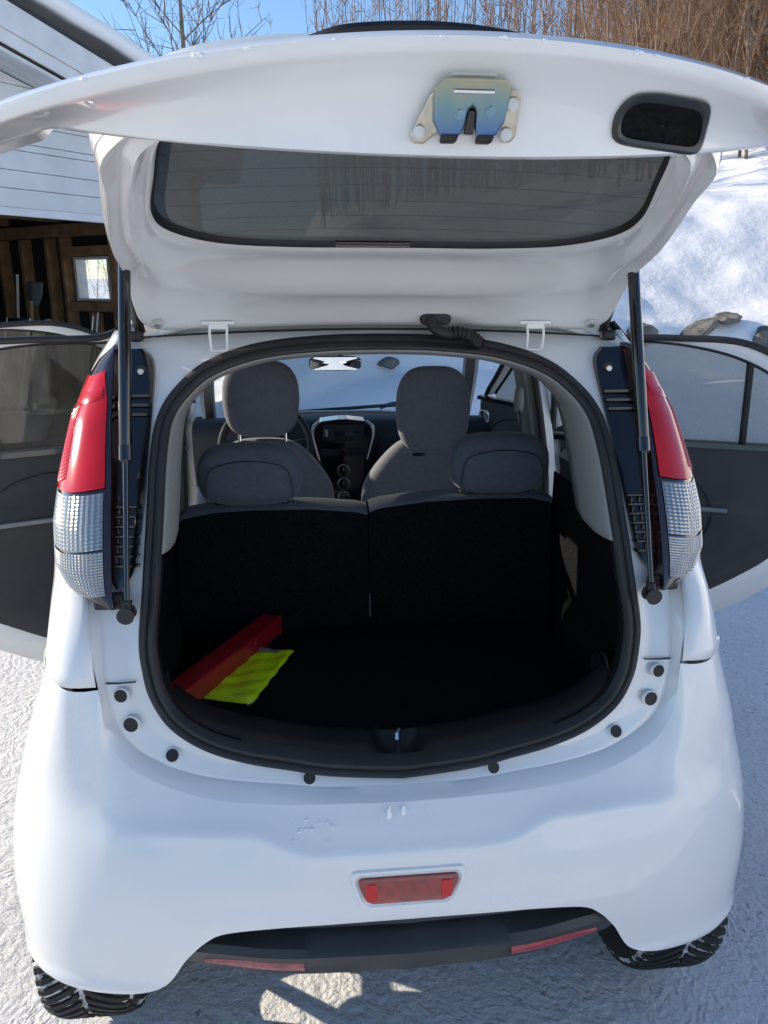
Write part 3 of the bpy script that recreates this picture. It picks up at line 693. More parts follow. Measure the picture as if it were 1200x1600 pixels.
plate('fog_lamp_surround', fog_o, fogf, 'paint_bumper', bumper, [(.013, .013, -.001), (.010, .010, .0040), (.005, .005, .0045), (.001, .001, .0010)], angle=40)
plate('rear_fog_lamp', fog_o, fogf, 'fog', bumper, [(-.0015, -.0015, .001), (-.002, -.002, .006), (-.012, -.008, .008)], angle=40)
for sx in (-1, 1):
    plate('fog_lamp_bulb_window', rrect(.020, .034, .004), lambda x, z, p: (x+sx*.066, bumper_y(x+sx*.066, .580+z)-p, .580+z), 'lens_red', bumper, [(0, 0, .0078), (-.001, -.001, .0094)])
# clip holes along the ledge
for (x, z, r_) in ((.500, .887, .0100), (.484, .836, .0115), (.412, .781, .0095), (.168, .743, .0090)):
    for sx in (-1, 1):
        c = np.array([sx*x, float(FA(x, z))-(.011 if z > .8 else .0085), z]); n = np.array([sx*.16, -.95, .12]) if z > .8 else np.array([sx*.10, -.85, .5])
        n /= np.linalg.norm(n); c = c-n*.004
        mb = MB(); mb.disc(c, n, r_*1.3, .0060, 20); o = mb.build('clip_ring', 'paint', bumper, bevel=.001)
        mb = MB(); mb.disc(c, n, r_, .0070, 18); o = mb.build('plug', 'rubber', bumper, bevel=.002)
# ---- diffuser
dk = [(.0, .0), (.2, .012), (.33, .045), (.40, .073), (.425, .105)]
dx_ = cr(dk, 40)
def dif_row(off, zc, ze, sc=1.0):
    t = np.linspace(0, 1, 40); z = zc+(ze-zc)*t**2.5; return np.stack([dx_[:, 0]*sc, dx_[:, 1]+off, z], 1)
rows = [dif_row(.05, .520, .490, .985), dif_row(.020, .515, .478, .985), dif_row(.012, .50, .468, .985), dif_row(.020, .492, .460, .985), dif_row(-.018, .480, .452), dif_row(-.026, .470, .440), dif_row(-.012, .425, .405), dif_row(.0, .410, .392), dif_row(.10, .385, .375, .97)]
Dh = np.array(rows); Vd = np.concatenate([Dh[:, :0:-1]*np.array([-1, 1, 1]), Dh], 1)
dif = grid('diffuser', Vd, 'grey_plastic', car, angle=35, solid=.004, offset=0)
def dif_pt(x, t, push=0):   # t 0..1 on the slanted face
    a = np.array([np.interp(abs(x), Dh[5][:, 0], Dh[5][:, k]) for k in range(3)]); b = np.array([np.interp(abs(x), Dh[6][:, 0], Dh[6][:, k]) for k in range(3)])
    p = a*(1-t)+b*t; return np.array([x, p[1]-push, p[2]-push*.3])
for sx, m_ in ((-1, 'reflector'), (1, 'reflector_red')):
    P = []
    for i in range(15):
        u = i/14; x = sx*(.185+.178*u); hh = 1 if u < .5 else 1-.75*((u-.5)/.5)**2
        P.append([dif_pt(x, .58+(.30*hh)*(k/3-.5)*2, [.001, .006, .006, .001][k]) for k in range(4)])
    grid('reflector', P, m_, dif, flip=(sx > 0), angle=60)
for sx in (-1, 1):
    mb = MB(); mb.disc((sx*.25, .12, .392), (0, -.4, -1), .04, .012, 20); mb.build('tow_eye_boss', 'grey_plastic', dif, bevel=.004)
# ---- quarter panels, behind the lamps and down to the bumper seam
for sx in (-1, 1):
    P = []
    for z in np.linspace(.915, 1.50, 36):
        n = float(nz_(z)); w = float(wz(z)); row = []
        x_in = float(np.interp(z, [.9, .98, 1.06, 1.17, 1.28, 1.37, 1.45, 1.50], [.535, .545, .56, .58, .58, .575, .555, .535]))
        y_in = float(FA(x_in, z))+float(np.interp(z, [.9, .98, 1.06, 1.2, 1.5], [-.040, -.032, .0, .01, .012]))
        wq = float(smooth01((z-.94)/.12)); th0 = math.asin(min(x_in/w, .999)**(n/2)); yb0 = float(bump_pt(th0, z)[1])
        for k in range(18):
            a = k/17*math.pi/2; up = np.array([x_in+(w-x_in)*math.sin(a), y_in+.17*(1-math.cos(a))])
            th = th0+(math.pi/2-th0)*(k/17)**.8; bx_, by_ = bump_pt(th, z); ws_ = 1-float(smooth01((bx_-.53)/.09)); lo_ = np.array([bx_, by_+(float(FA(bx_, z))-.041-by_)*ws_])
            q_ = up*wq+lo_*(1-wq); row.append((sx*q_[0], q_[1], max(z, float(np.interp(q_[0], [.533, .56, .594, .63, .648], [.9100, .9085, .9125, .9265, .9365])))))
        y1 = row[-1][1]
        for k in range(1, 7): row.append((sx*w, y1+((.86 if z < 1.1 else 1.08)-y1)*k/6, max(z, .941)))  # upper part drawn further forward, unseen, to keep sun off the boot trim
        P.append(row)
    q = grid('quarter_panel', P, 'paint', car, flip=(sx > 0), angle=50, solid=.004, offset=0)
# dark line of the seam
sm = [(x, float(FA(x, z))-.0415, z) for x, z in ((.470, .908), (.50, .908), (.533, .909))]
for sx in (-1, 1):
    p = [(sx*a, b-.001+.03 if a < .50 else b+.0, c) for a, b, c in sm]
    tube('panel_seam', [(sx*.474, float(FA(.474, .908))-.004, .9085), (sx*.505, float(FA(.505, .908))-.0115, .9085), (sx*.526, float(FA(.526, .908))-.0135, .9085)], .0016, 'rubber', car, 5)
# ---- tail lamps
XO = ([1.044, 1.049, 1.056, 1.070, 1.1, 1.167, 1.234, 1.344, 1.415, 1.448, 1.466, 1.478], [.530, .570, .594, .616, .635, .642, .638, .625, .604, .586, .566, .545])
def lamp_pt(z, q, push=0.0):
    xi_ = float(np.interp(z, [1.03, 1.1, 1.25, 1.4, 1.478], [.504, .508, .516, .532, .538])); xo = float(np.interp(z, *XO))
    yi = float(FA(.53, z))-.046; yo = float(FA(.6, z))+.085; a = q*math.pi/2
    x = xi_+(xo-xi_)*math.sin(a)**.95; y = yi+(yo-yi)*(1-math.cos(a))
    return np.array([x, y-push*.8, z+push*.1])+np.array([push*.6*math.sin(a), 0, 0])
for sx in (-1, 1):
    fl = np.array([sx, 1, 1])
    lamp = empty('tail_lamp', (sx*.56, .35, 1.05), car); off = np.array(lamp.location)
    def lobj(name, P, m_, flip=False, **k):
        return grid(name, np.asarray(P)*fl-off, m_, lamp, flip=(sx > 0) != flip, **k)
    zz = np.linspace(1.045, 1.477, 46)
    lobj('lamp_shell', [[lamp_pt(z, q) for q in np.linspace(0, 1, 18)] for z in zz], 'lens_smoke', angle=60)
    # side wall towards the opening
    lobj('lamp_side', [[lamp_pt(z, 0)+np.array([-.001, 0, 0])+np.array([-.004, .06, 0])*k for k in (1, .5, 0)] for z in zz], 'lens_smoke', angle=60)
    qa = lambda z: .05+.10*smooth01((z-1.38)/.06)
    qb = lambda z: .93
    zr = np.linspace(1.238, 1.432, 30)
    lobj('red_lens', [[lamp_pt(z-.014*math.sin(math.pi*k/19*.8), float(qa(z))+(qb(z)-float(qa(z)))*k/19, .004) for k in range(20)] for z in zr], 'lens_red', angle=60)
    zr2 = np.linspace(1.246, 1.372, 41)
    lobj('red_prisms', [[lamp_pt(z-.014*math.sin(math.pi*k/36*.8), .52+.40*k/36, .0046+(.0016 if (k % 2 and i_ % 2) else 0)) for k in range(37)] for i_, z in enumerate(zr2)], 'lens_red', angle=10)
    lobj('red_lens_band', [[lamp_pt(z-.014*math.sin(math.pi*k/15*.5), .12+.38*k/15, .0050+.0015*math.sin(math.pi*i_/5)) for k in range(16)] for i_, z in enumerate(np.linspace(1.385, 1.405, 6))], 'lens_red', angle=60)
    # clear prisms: pyramids in rows, real relief
    for (z0, z1, nr, nc_) in ((1.141, 1.230, 14, 16), (1.068, 1.137, 15, 22)):
        P = []
        for i in range(nr*2+1):
            row = []
            for j in range(nc_*2+1):
                z = z0+(z1-z0)*i/(nr*2)-.012*math.sin(math.pi*j/(nc_*2)*.8); z = max(z, 1.058)
                row.append(lamp_pt(z, .06+.86*j/(nc_*2), 0.003+(.0020 if (i % 2 and j % 2) else 0)))
            P.append(row)
        lobj('clear_lens', P, 'lens_clear', angle=10)
    # black carrier panel between lamp and opening
    inner = crk([(.497, 1.066), (.474, 1.10), (.462, 1.188), (.459, 1.294), (.459, 1.365), (.466, 1.44), (.490, 1.468)], 8)
    P = []
    for (x, z) in inner:
        y = float(FA(x, z)); P.append([(x-.001, y+.015, z), (x, y-.008, z), (x+.25*(.545-x), y-.010, z), (.548, y+.0, z+.003)])
    lobj('carrier_panel', P, 'gloss_black', angle=40)
    mb = MB()
    def bx(c, d): c = np.array(c)*fl-off; mb.box(c, d)
    for z in (1.352, 1.368, 1.384):
        x0 = .462; bx(((x0+.525)/2, float(FA(.49, z))-.011, z), (.060, .010, .0055))
    for i, z in enumerate(np.linspace(1.105, 1.20, 7)):
        bx((.490, float(FA(.49, z))-.011, z), (.050, .010, .004))
    for x in (.472, .488, .504): 
        for i, z in enumerate(np.linspace(1.113, 1.192, 6)): bx((x, float(FA(x, z))-.011, z), (.003, .010, .010))
    RIB = mb.build('carrier_rib', 'gloss_black', lamp, smooth=False); RIB['kind'] = 'stuff'
    # screws and lower bracket
    for (x, z, dy) in ((.487, 1.426, -.012), (.510, 1.049, -.030)):
        c = np.array([x, float(FA(x, z))+dy, z])*fl-off
        mb = MB(); mb.disc(c+np.array([0, .006, 0]), (0, -1, .1), .0125, .004, 16); mb.build('screw_well', 'rubber', lamp)
        mb = MB(); mb.disc(c+np.array([0, .002, 0]), (0, -1, .1), .0048, .007, 10); mb.build('screw', 'steel', lamp, bevel=.001)
    c = np.array([.515, float(FA(.515, 1.047))-.014, 1.049])*fl-off
    mb = MB(); mb.box(c, (.058, .022, .030)); mb.build('bracket', 'black_plastic', lamp, bevel=.006)
# ---- gas struts
for sx in (-1, 1):
    lo = np.array([sx*.482, .198, 1.035]); hi = np.array([sx*.481, .430, 1.668]); d = hi-lo
    st = empty('gas_strut', tuple(lo), car)
    tube('strut_cylinder', [d*.40, d*.405, d*.41, d*.955, d*.96], [.0085, .0105, .0115, .0115, .008], 'gloss_black', st, 16)
    tube('strut_collar', [d*.405, d*.445], .0122, 'gloss_black', st, 16)
    tube('strut_rod', [d*.02, d*.42], .0052, 'gloss_black', st, 12)
    mb = MB(); mb.tube([(0, -.012, 0), (0, .012, 0)], .0125, 14); mb.tube([(0, 0, 0), tuple(d*.035)], .009, 12); mb.build('ball_joint', 'rubber', st, bevel=.003)
    mb = MB(); mb.tube([tuple(d*.955), tuple(d*.99)], .008, 12); mb.tube([tuple(d*.985+np.array([sx*.006, -.002, 0])), tuple(d*.985-np.array([sx*.022, 0, 0]))], .0085, 12); mb.build('ball_joint', 'steel', st, bevel=.002)

# ================================================================== tailgate (open)
tg = empty('tailgate', (0, .60, 1.53), car); to = np.array(tg.location)
def tgrid(name, P, m_, **k): return grid(name, np.asarray(P, float)-to, m_, tg, **k)
def lipc(x): return np.array([x, -.366+.90*x*x-.2*abs(x)**4, 1.794-.12*x*x])
def botc(x): return np.array([x, -.300+.98*x*x, 1.7115+.27*x*x])
XL = .555
xs = np.linspace(-XL, XL, 121)
def band(x):
    a = abs(x); L = lipc(x); B = botc(min(a, .455)*np.sign(x) if a > .455 else x)
    k = float(smooth01((a-.405)/.06))          # beyond the panel the lip becomes a thin wing
    w_in = L+np.array([0, .075, -.012])
    B = B*(1-k)+w_in*k; B[0] = x
    r = [L+np.array([0, .050, .011]), L+np.array([0, .020, .010]), L+np.array([0, .005, .007]), L+np.array([0, -.003, .001]), L+np.array([0, .000, -.006]), L+np.array([0, .005, -.010])]
    S0 = L+np.array([0, .010, -.012])
    for t in np.linspace(0, 1, 16):
        p = S0*(1-t)+B*t; bulge = .014*math.sin(math.pi*t)*(1-k); p = p+np.array([0, bulge*.9, bulge*.2]); r.append(p)
    B2 = B
    r += [B2+np.array([0, .006, -.0015]), B2+np.array([0, .020, .004]), B2+np.array([0, .05, .035*(1-k)]), B2+np.array([0, .075, .065*(1-k)+.01*k])]
    return r
P = np.array([band(x) for x in xs])
tgrid('lower_panel', P, 'paint', angle=50)
# glass and inner frame: closed rings about the glass
def gz(x, y): return 1.664+.315*(.332-y)-.10*x*x
KG = [(0, .332), (.16, .326), (.29, .296), (.365, .235), (.380, .165), (.356, .06), (.322, -.05), (.26, -.115), (.14, -.14), (0, -.145)]
KO = [(0, .592), (.20, .592), (.36, .590), (.478, .575), (.487, .45), (.478, .30), (.434, .10), (.400, -.03), (.25, -.16), (0, -.19)]
g2 = crk(KG, 9); o2 = crk(KO, 9)
def PZ(x, y): return np.interp(y, [-.25, -.10, .30, .345, .40, .46, .53, .592], [1.808, 1.782, 1.668, 1.656, 1.640, 1.600, 1.548, 1.512])-.07*x*x
def ring(w, dz, blend=None):
    p = g2*(1-w)+o2*w; z = PZ(p[:, 0], p[:, 1]) if blend is None else None
    zz_ = gz(p[:, 0], p[:, 1])*(1-min(1, w*2.2))+PZ(p[:, 0], p[:, 1])*min(1, w*2.2)
    h = np.stack([p[:, 0], p[:, 1], zz_+dz], 1); m = h[1:-1][::-1]*np.array([-1, 1, 1]); return np.vstack([h, m])
rings = [ring(0, .006), ring(0.0, -.004), ring(.035, -.007), ring(.10, -.008), ring(.16, -.003), ring(.28, -.004), ring(.42, -.010), ring(.52, -.013), ring(.60, -.006), ring(.68, .004), ring(.80, .004), ring(.90, -.002), ring(.955, -.004), ring(.975, .000), ring(.985, .012), ring(1.0, .016), ring(1.015, .016), ring(1.022, .030), ring(1.045, .032), ring(1.055, .05)]
tgrid('inner_frame', np.array(rings), 'paint', cv=True, angle=50)
# outer skin above the frame (with the window left open)
def ring2(w, dz):
    p = g2*(1-w)+np.array([(x*1.0, y) for x, y in o2])*w
    zz_ = gz(p[:, 0], p[:, 1]); h = np.stack([p[:, 0], p[:, 1], zz_+dz], 1); m = h[1:-1][::-1]*np.array([-1, 1, 1]); return np.vstack([h, m])
tgrid('outer_skin', np.array([ring2(.02, .012), ring2(.1, .022), ring2(.4, .026), ring2(.75, .026), ring2(1.0, .016)]), 'paint', cv=True, angle=60, flip=True)
# outer skin from the window down to the lip
P = []
for x in np.linspace(-.46, .46, 61):
    L = lipc(x)+np.array([0, .050, .011]); yN = -.145+1.0*max(0, abs(x)-.27)**2*2.2
    yN = max(yN, L[1]+.03); N_ = np.array([x, yN, gz(x, yN)+.016]); Mi = (L+N_)/2+np.array([0, 0, .004]); P.append([L, L*.75+Mi*.25+np.array([0, 0, .004]), Mi, N_*.75+Mi*.25+np.array([0, 0, .003]), N_])
tgrid('outer_skin', P, 'paint', angle=60, flip=True, solid=.003)
# glass pane and its black seal
P = []
for w in (0.0, .35, .7, 1.0):
    p = g2*(1-w); p[:, 1] = g2[:, 1]*(1-w)+.09*w; h = np.stack([p[:, 0], p[:, 1], gz(p[:, 0], p[:, 1])+.004], 1); P.append(np.vstack([h, h[1:-1][::-1]*np.array([-1, 1, 1])]))
pane = tgrid('rear_window', np.array(P), 'glass_tint', cv=True, angle=80)
P = []
for w, dz in ((-.008, .0), (-.004, -.006), (.005, -.005), (.014, .003)):
    p = g2.copy(); p[:, 0] = g2[:, 0]*(1-w); p[:, 1] = .09+(g2[:, 1]-.09)*(1-w*1.6); h = np.stack([p[:, 0], p[:, 1], gz(p[:, 0], p[:, 1])+dz], 1); P.append(np.vstack([h, h[1:-1][::-1]*np.array([-1, 1, 1])]))
tgrid('window_seal', np.array(P), 'rubber', cv=True, angle=50)
# heating wires
for k in range(7):
    y = .27-.052*k; hw = float(np.interp(y, [-.05, .06, .165, .235, .3], [.34, .365, .38, .35, .26]))
    mb = MB(); mb.tube([np.array([x, y-.02*(1-(x/.4)**2)*0, gz(x, y)+.0015])-to for x in np.linspace(-hw, hw, 20)], .00022, 4); mb.build('heating_wire', 'wire', tg)
# brake-light strip at the top of the glass, a dark smoked-red insert
P = [[(x, .318-.25*x*x+dy, gz(x, .318-.25*x*x+dy)-.002) for dy in (.006, -.006)] for x in np.linspace(-.10, .03, 14)]
tgrid('high_brake_lamp', P, 'lens_smoke', flip=True, solid=.006)
# latch
def bandpt(x, t, push=0):
    r = band(x); p = np.array(r[6+int(round(t*15))]); return p+np.array([0, -push, -push*.25])
def lat(x, z, push):      # x across, z world height on the panel
    ts_ = np.linspace(0, 1, 16); pts = np.array([band(x)[6+k] for k in range(16)]); y = np.interp(-z, -pts[:, 2], pts[:, 1]); return np.array([x, y-push, z])
LP0, LP1 = lat(0, 1.722, 0), lat(0, 1.770, 0)
def latp(x, z, push):
    z = 1.721+(z-1.721)*.88; return np.array([x, LP0[1]+(LP1[1]-LP0[1])*(z-1.722)/.048-.001-push, z])
def latplate(name, poly, push0, push1, m_, bevel=.0015):
    n = len(poly); V = [latp(x, z, push0)-to for x, z in poly]+[latp(x, z, push1)-to for x, z in poly]
    F = [tuple(range(n)), tuple(range(n, 2*n))[::-1]]+[(i, n+i, n+(i+1) % n, (i+1) % n) for i in range(n)]
    o = obj(name, V, F, m_, tg, smooth=False); bm = bmesh.new(); bm.from_mesh(o.data); bmesh.ops.recalc_face_normals(bm, faces=bm.faces); bm.to_mesh(o.data); bm.free()
    b = o.modifiers.new('bevel', 'BEVEL'); b.width = bevel; b.segments = 3; return o
latplate('latch_base', [(-.0545, 1.727), (-.050, 1.7215), (-.040, 1.721), (-.030, 1.730), (.030, 1.730), (.036, 1.7235), (.043, 1.7235), (.0475, 1.729), (.0455, 1.762), (.0405, 1.767), (.030, 1.767), (-.034, 1.767), (-.0385, 1.762)], -.004, .004, 'amber')
latplate('latch_housing', [(-.027, 1.7265), (-.008, 1.7265), (-.0055, 1.7335), (-.004, 1.748), (0, 1.7515), (.004, 1.748), (.0055, 1.7335), (.008, 1.7265), (.0255, 1.7265), (.032, 1.739), (.0335, 1.767), (.027, 1.7735), (-.029, 1.7735), (-.037, 1.766), (-.0345, 1.739)], .004, .015, 'latch', .004)
latplate('latch_slot', [(-.0048, 1.728), (.0048, 1.728), (.0036, 1.748), (-.0036, 1.748)], .005, .012, 'gloss_black')
latplate('latch_rib', [(-.020, 1.7605), (.018, 1.7605), (.018, 1.7635), (-.020, 1.7635)], .0145, .017, 'chrome', .0012)
for x0 in (-.0175, .0165):
    latplate('latch_bumper', [(x0-.0085, 1.7205), (x0+.0065, 1.7205), (x0+.0085, 1.7275), (x0-.0085, 1.7275)], .004, .0145, 'rubber', .002)
for (x, z) in ((-.012, 1.7445), (.0165, 1.7475)):
    mb = MB(); mb.disc(latp(x, z, .0148)-to, (0, -1, -.25), .0042, .0016, 18); mb.disc(latp(x, z, .0162)-to, (0, -1, -.25), .0022, .0014, 12); mb.build('latch_rivet', 'latch', tg, bevel=.0006)
for (x, z) in ((-.0465, 1.7305), (.0375, 1.7555), (.0365, 1.7300)):
    mb = MB(); mb.disc(latp(x, z, .004)-to, (0, -1, -.25), .0062, .0016, 6); mb.disc(latp(x, z, .0056)-to, (0, -1, -.25), .0046, .003, 16); mb.build('latch_bolt', 'white_plain', tg, bevel=.0006)
    mb = MB(); mb.disc(latp(x+.0012, z-.0008, .0087)-to, (0, -1, -.25), .0018, .0003, 10); mb.build('red_paint_dot', 'lens_red', tg)
# shallow raised pads pressed into the panel
latplate('pressed_pad', [(-.022, 1.7775), (.020, 1.7775), (.021, 1.7885), (-.021, 1.7885)], -.004, .0012, 'paint', .0018)
# grab recess
hc = np.array([.209, 1.7475])
def hgrip(sc, push):
    o_ = cr([(-.057, -.010), (-.053, .006), (-.040, .018), (-.018, .0215), (.010, .0215), (.040, .0205), (.053, .015), (.058, .002), (.055, -.012), (.045, -.020), (.020, -.0215), (-.020, -.0215), (-.046, -.020), (-.055, -.0165)], 60, closed=True)
    o_ = o_*sc*np.array([1.08, .96]); return [lat(hc[0]+p[0]-.40*p[1], hc[1]+p[1], push)-to for p in o_]
grid('grab_handle', np.array([hgrip(1.0, -.002), hgrip(.99, .005), hgrip(.93, .0075), hgrip(np.array([.86, .72]), .0055), hgrip(np.array([.84, .68]), -.004)]), 'grey_plastic', tg, cv=True, angle=40)
grid('grab_recess', np.array([hgrip(np.array([.86, .72]), .0030), hgrip(np.array([.84, .68]), .0036), hgrip(np.array([.82, .62]), .0022), hgrip(np.array([.02, .02]), .0022)]), 'carpet', tg, cv=True, angle=40)  # black floor near the surface stands in for a deep, dark hollow
# small slots and stops at the edge of the lip
for (x, dz) in ((.385, .0),):
    p = lipc(x)+np.array([0, .006, -.012]); mb = MB(); mb.box(p-to, (.009, .004, .002)); mb.build('drain_slot', 'rubber', tg)
# rubber stops near the hinges
for sx in (-1, 1):
    p = np.array([sx*.452, .545, float(PZ(.452, .545))-.006])
    mb = MB(); mb.disc(p-to, (0, -.6, -.8), .0105, .004, 18); mb.build('bump_stop', 'white_plain', tg, bevel=.001)
    mb = MB(); mb.disc(p-to+np.array([0, -.002, -.003]), (0, -.6, -.8), .0062, .004, 12); mb.build('bump_stop', 'steel', tg, bevel=.001)
# hinges
for sx in (-1, 1):
    c = np.array([sx*.333, .556, 1.520]); 
    mb = MB(); mb.box(c-to+np.array([0, -.004, .000]), (.066, .005, .006)); mb.box(c-to+np.array([0, -.005, -.007]), (.036, .005, .012))
    mb.tube([c-to+np.array(v) for v in ((-.0175, -.004, -.006), (-.0172, -.012, -.028), (-.0165, -.006, -.054), (-.012, -.004, -.057), (.012, -.004, -.057), (.0165, -.006, -.054), (.0172, -.012, -.028), (.0175, -.004, -.006))], .0030, 8)
    mb.build('hinge', 'paint', tg, bevel=.0015)
# wiring boot
c = np.array([.118, .557, 1.527])
P = rrect(.066, .024, .0119, 8)
grid('cable_grommet', np.array([[c-to+np.array([p[0]*k, -dy, p[1]*k]) for p in P] for k, dy in ((1, -.004), (1, .004), (.9, .009), (.6, .010), (0.01, .010))]), 'rubber', tg, cv=True, angle=40)
bp_ = cr([(.105, .546, 1.524), (.118, .535, 1.506), (.138, .535, 1.498), (.165, .540, 1.499), (.192, .548, 1.492), (.215, .560, 1.476)], 90)
rr = np.array([.0125+(.0028*math.cos(i*1.05) if i > 34 else -.0005) for i in range(90)])
tube('cable_boot', bp_-to, rr, 'rubber', tg, 12, angle=80)
# rear wiper lying on the outer skin, over the top edge
wp = cr([(-.112, -.285, 1.806), (-.06, -.300, 1.813), (.02, -.305, 1.815), (.09, -.300, 1.811), (.125, -.29, 1.802)], 40)
tube('rear_wiper', wp-to+np.array([-.045, 0, .003]), np.interp(np.linspace(0, 1, 40), [0, .15, .5, .9, 1], [.002, .0055, .006, .005, .002]), 'rubber', tg, 8)
# dark sheet standing in for the black gap between roof and gate
P = [[(x, .588, 1.508-.07*x*x), (x, .625, 1.500-.07*x*x), (x, .64, 1.545)] for x in np.linspace(-.50, .50, 30)]
grid('roof_gap_strip', P, 'rubber', car, solid=.002)
for sx in (-1, 1):
    # dark strip standing in for the side gap between gate corner and lamp
    P = [[(sx*.487, .585, 1.500), (sx*.505, .60, 1.485)], [(sx*.492, .555, 1.555), (sx*.512, .575, 1.545)], [(sx*.490, .47, 1.612), (sx*.502, .50, 1.612)]]
    grid('gate_side_gap', P, 'rubber', car, solid=.006, offset=0)
    mb = MB(); mb.box((sx*.505, .578, 1.492), (.030, .03, .022)); mb.build('roof_stop', 'rubber', car, bevel=.006)

# ================================================================== roof, cabin shell
P = []
for y, zc, w in ((.604, 1.538, .52), (.70, 1.575, .56), (.95, 1.602, .58), (1.3, 1.610, .58), (1.65, 1.598, .57), (1.95, 1.555, .55), (2.05, 1.525, .54)):
    P.append([(w*u, y+.0*u, zc-.045*u*u-.04*u**6) for u in np.linspace(-1, 1, 31)])
P = np.array(P); P = np.stack([cr(P[:, j], 30) for j in range(31)], 1)
grid('roof', P, 'paint', car, angle=60, solid=.012, offset=-1)
P = []
for y, zc in ((.66, 1.490), (.9, 1.525), (1.4, 1.535), (1.95, 1.480)):
    P.append([(.53*u, y, zc-.03*u*u-.05*u**6) for u in np.linspace(-1, 1, 21)])
grid('headliner', P, 'headliner', car, angle=60, solid=.006)
# trim ring inside the opening: light grey above, black below
lo_i = int(np.argmin(np.abs(A2[:, 1]-1.12)+(A2[:, 0] < .3)*9))
def seg3(o_, dy, a, b, side):
    q = inset(A2, o_); h = np.stack([q[:, 0], FA(q[:, 0], q[:, 1])+dy, q[:, 1]], 1)[a:b]; return h*np.array([side, 1, 1])
ringsets = [(.0305, -.002), (.034, .006), (.040, .030), (.042, .07), (.036, .15), (.020, .24)]
hh = [np.vstack([seg3(o_, dy, lo_i, NH, 1), seg3(o_, dy, lo_i, NH-1, -1)[::-1]]) for o_, dy in ringsets]
grid('pillar_trim', np.array(hh), 'trim_grey', car, angle=60, flip=False, solid=.003, offset=0)
for sx in (-1, 1):
    i0 = int(np.argmin(np.abs(A2[:, 0]-.30)+(A2[:, 1] > 1)*9))
    base = seg3(.031, .004, i0, lo_i+1, sx); P = [base]
    for t in (.06, .14, .25, .4, .6, .8, 1.0):
        q = base.copy(); ye = .86; e = float(smooth01(t/.25))
        q[:, 1] = base[:, 1]+(ye-base[:, 1])*t; xs_ = np.abs(base[:, 0]); xw = np.maximum(xs_+.03, .50)
        q[:, 0] = sx*(xs_+(xw-xs_)*e)
        zl = np.where(base[:, 2] < .90, .70+(base[:, 2]-.775)*1.6, base[:, 2]); zl = np.maximum(np.minimum(zl, base[:, 2]), .70)
        q[:, 2] = base[:, 2]+(zl-base[:, 2])*e; P.append(q)
    grid('boot_side_trim', np.array(P), 'carpet', car, flip=(sx < 0), angle=50, solid=.004, offset=0)
    grid('quarter_trim', [[(sx*x, y, z) for x, z in ((.545, .70), (.555, .9), (.56, 1.05), (.545, 1.14), (.56, 1.16), (.60, 1.16))] for y in (.40, .6, .8, .96)], 'black_plastic', car, flip=(sx < 0), angle=50, solid=.004, offset=0)  # added panel that keeps sun from the door opening out of the boot
    # wheelhouse bulge in the boot
    superbox('wheel_housing', (sx*.565, .54, .74), (.20, .50, .22), 'carpet', car, e=3)
    mb = MB(); mb.tube([(sx*.47, .36, .80), (sx*.455, .36, .80)], .03, 20); mb.build('trim_cap', 'black_plastic', car, bevel=.004)
# load sill with the striker
P = []
for x in np.linspace(-.42, .42, 61):
    za = float(np.interp(abs(x), A2[:PER*6, 0], A2[:PER*6, 1]))-.737; y0 = float(FA(x, .74+za)); rec = math.exp(-(x/.042)**6)
    P.append([(x, y0+.006, .752+za), (x, y0+.020, .768+za-.012*rec), (x, y0+.050, .772+za-.028*rec), (x, y0+.085, .770+za-.028*rec), (x, y0+.105, .768+za*.9-.004*rec), (x, y0+.125, .755+za*.7), (x, y0+.150, .705)])
grid('load_sill', P, 'sill', car, angle=50, flip=True)
mb = MB(); mb.tube([(-.004, .165, .738), (-.004, .165, .776), (-.003, .172, .782), (.002, .186, .782), (.004, .192, .776), (.004, .192, .738)], .0042, 8); mb.build('striker', 'chrome', car, bevel=0)
# boot floor
P = [[(x, y, .700+.004*math.sin(9*x)*math.sin(7*y)) for y in np.linspace(.22, .86, 14)] for x in np.linspace(-.50, .50, 20)]
grid('boot_floor', P, 'carpet', car, flip=True, solid=.02)
# ================================================================== rear seats
def seatback(name, x0, x1, top_pts, side):
    """slab with rounded outer shoulder; profile across x, from floor to top"""
    s_ = empty(name, ((x0+x1)/2, .84, .70), car); o_ = np.array(s_.location)
    xs_ = np.linspace(x0, x1, 34); P = []
    for x in xs_:
        zt = float(np.interp(x, [p[0] for p in top_pts], [p[1] for p in top_pts])); edge = min((x-x0), (x1-x))
        rd = .012*(1-smooth01(edge/.02))
        y0 = .800+rd; yt = .865
        row = []
        for k in range(12):
            t = k/11; row.append((x, y0+(yt-y0)*t, .70+(zt-.018-.70)*t))
        for k in range(1, 8):
            a = k/7*math.pi; row.append((x, yt+.045*(1-math.cos(a))/1.0*1, zt-.018+.018*math.sin(a)))
        row.append((x, yt+.09, .75)); P.append(row)
    P = np.array(P)-o_
    grid('seat_back_carpet', P[:, :12], 'carpet', s_, flip=False, angle=60)
    grid('seat_back_fabric', P[:, 11:], 'fabric_dark', s_, flip=False, angle=60)
    return s_
sbl = seatback('rear_seat', -.530, -.002, [(-.53, .97), (-.515, 1.005), (-.48, 1.030), (-.40, 1.044), (-.30, 1.048), (-.15, 1.047), (-.03, 1.036), (-.002, 1.028)], -1)
sbr = seatback('rear_seat', .002, .560, [(.002, 1.035), (.03, 1.045), (.15, 1.060), (.3, 1.066), (.44, 1.064), (.50, 1.05), (.535, 1.01), (.55, .96), (.56, .90)], 1)
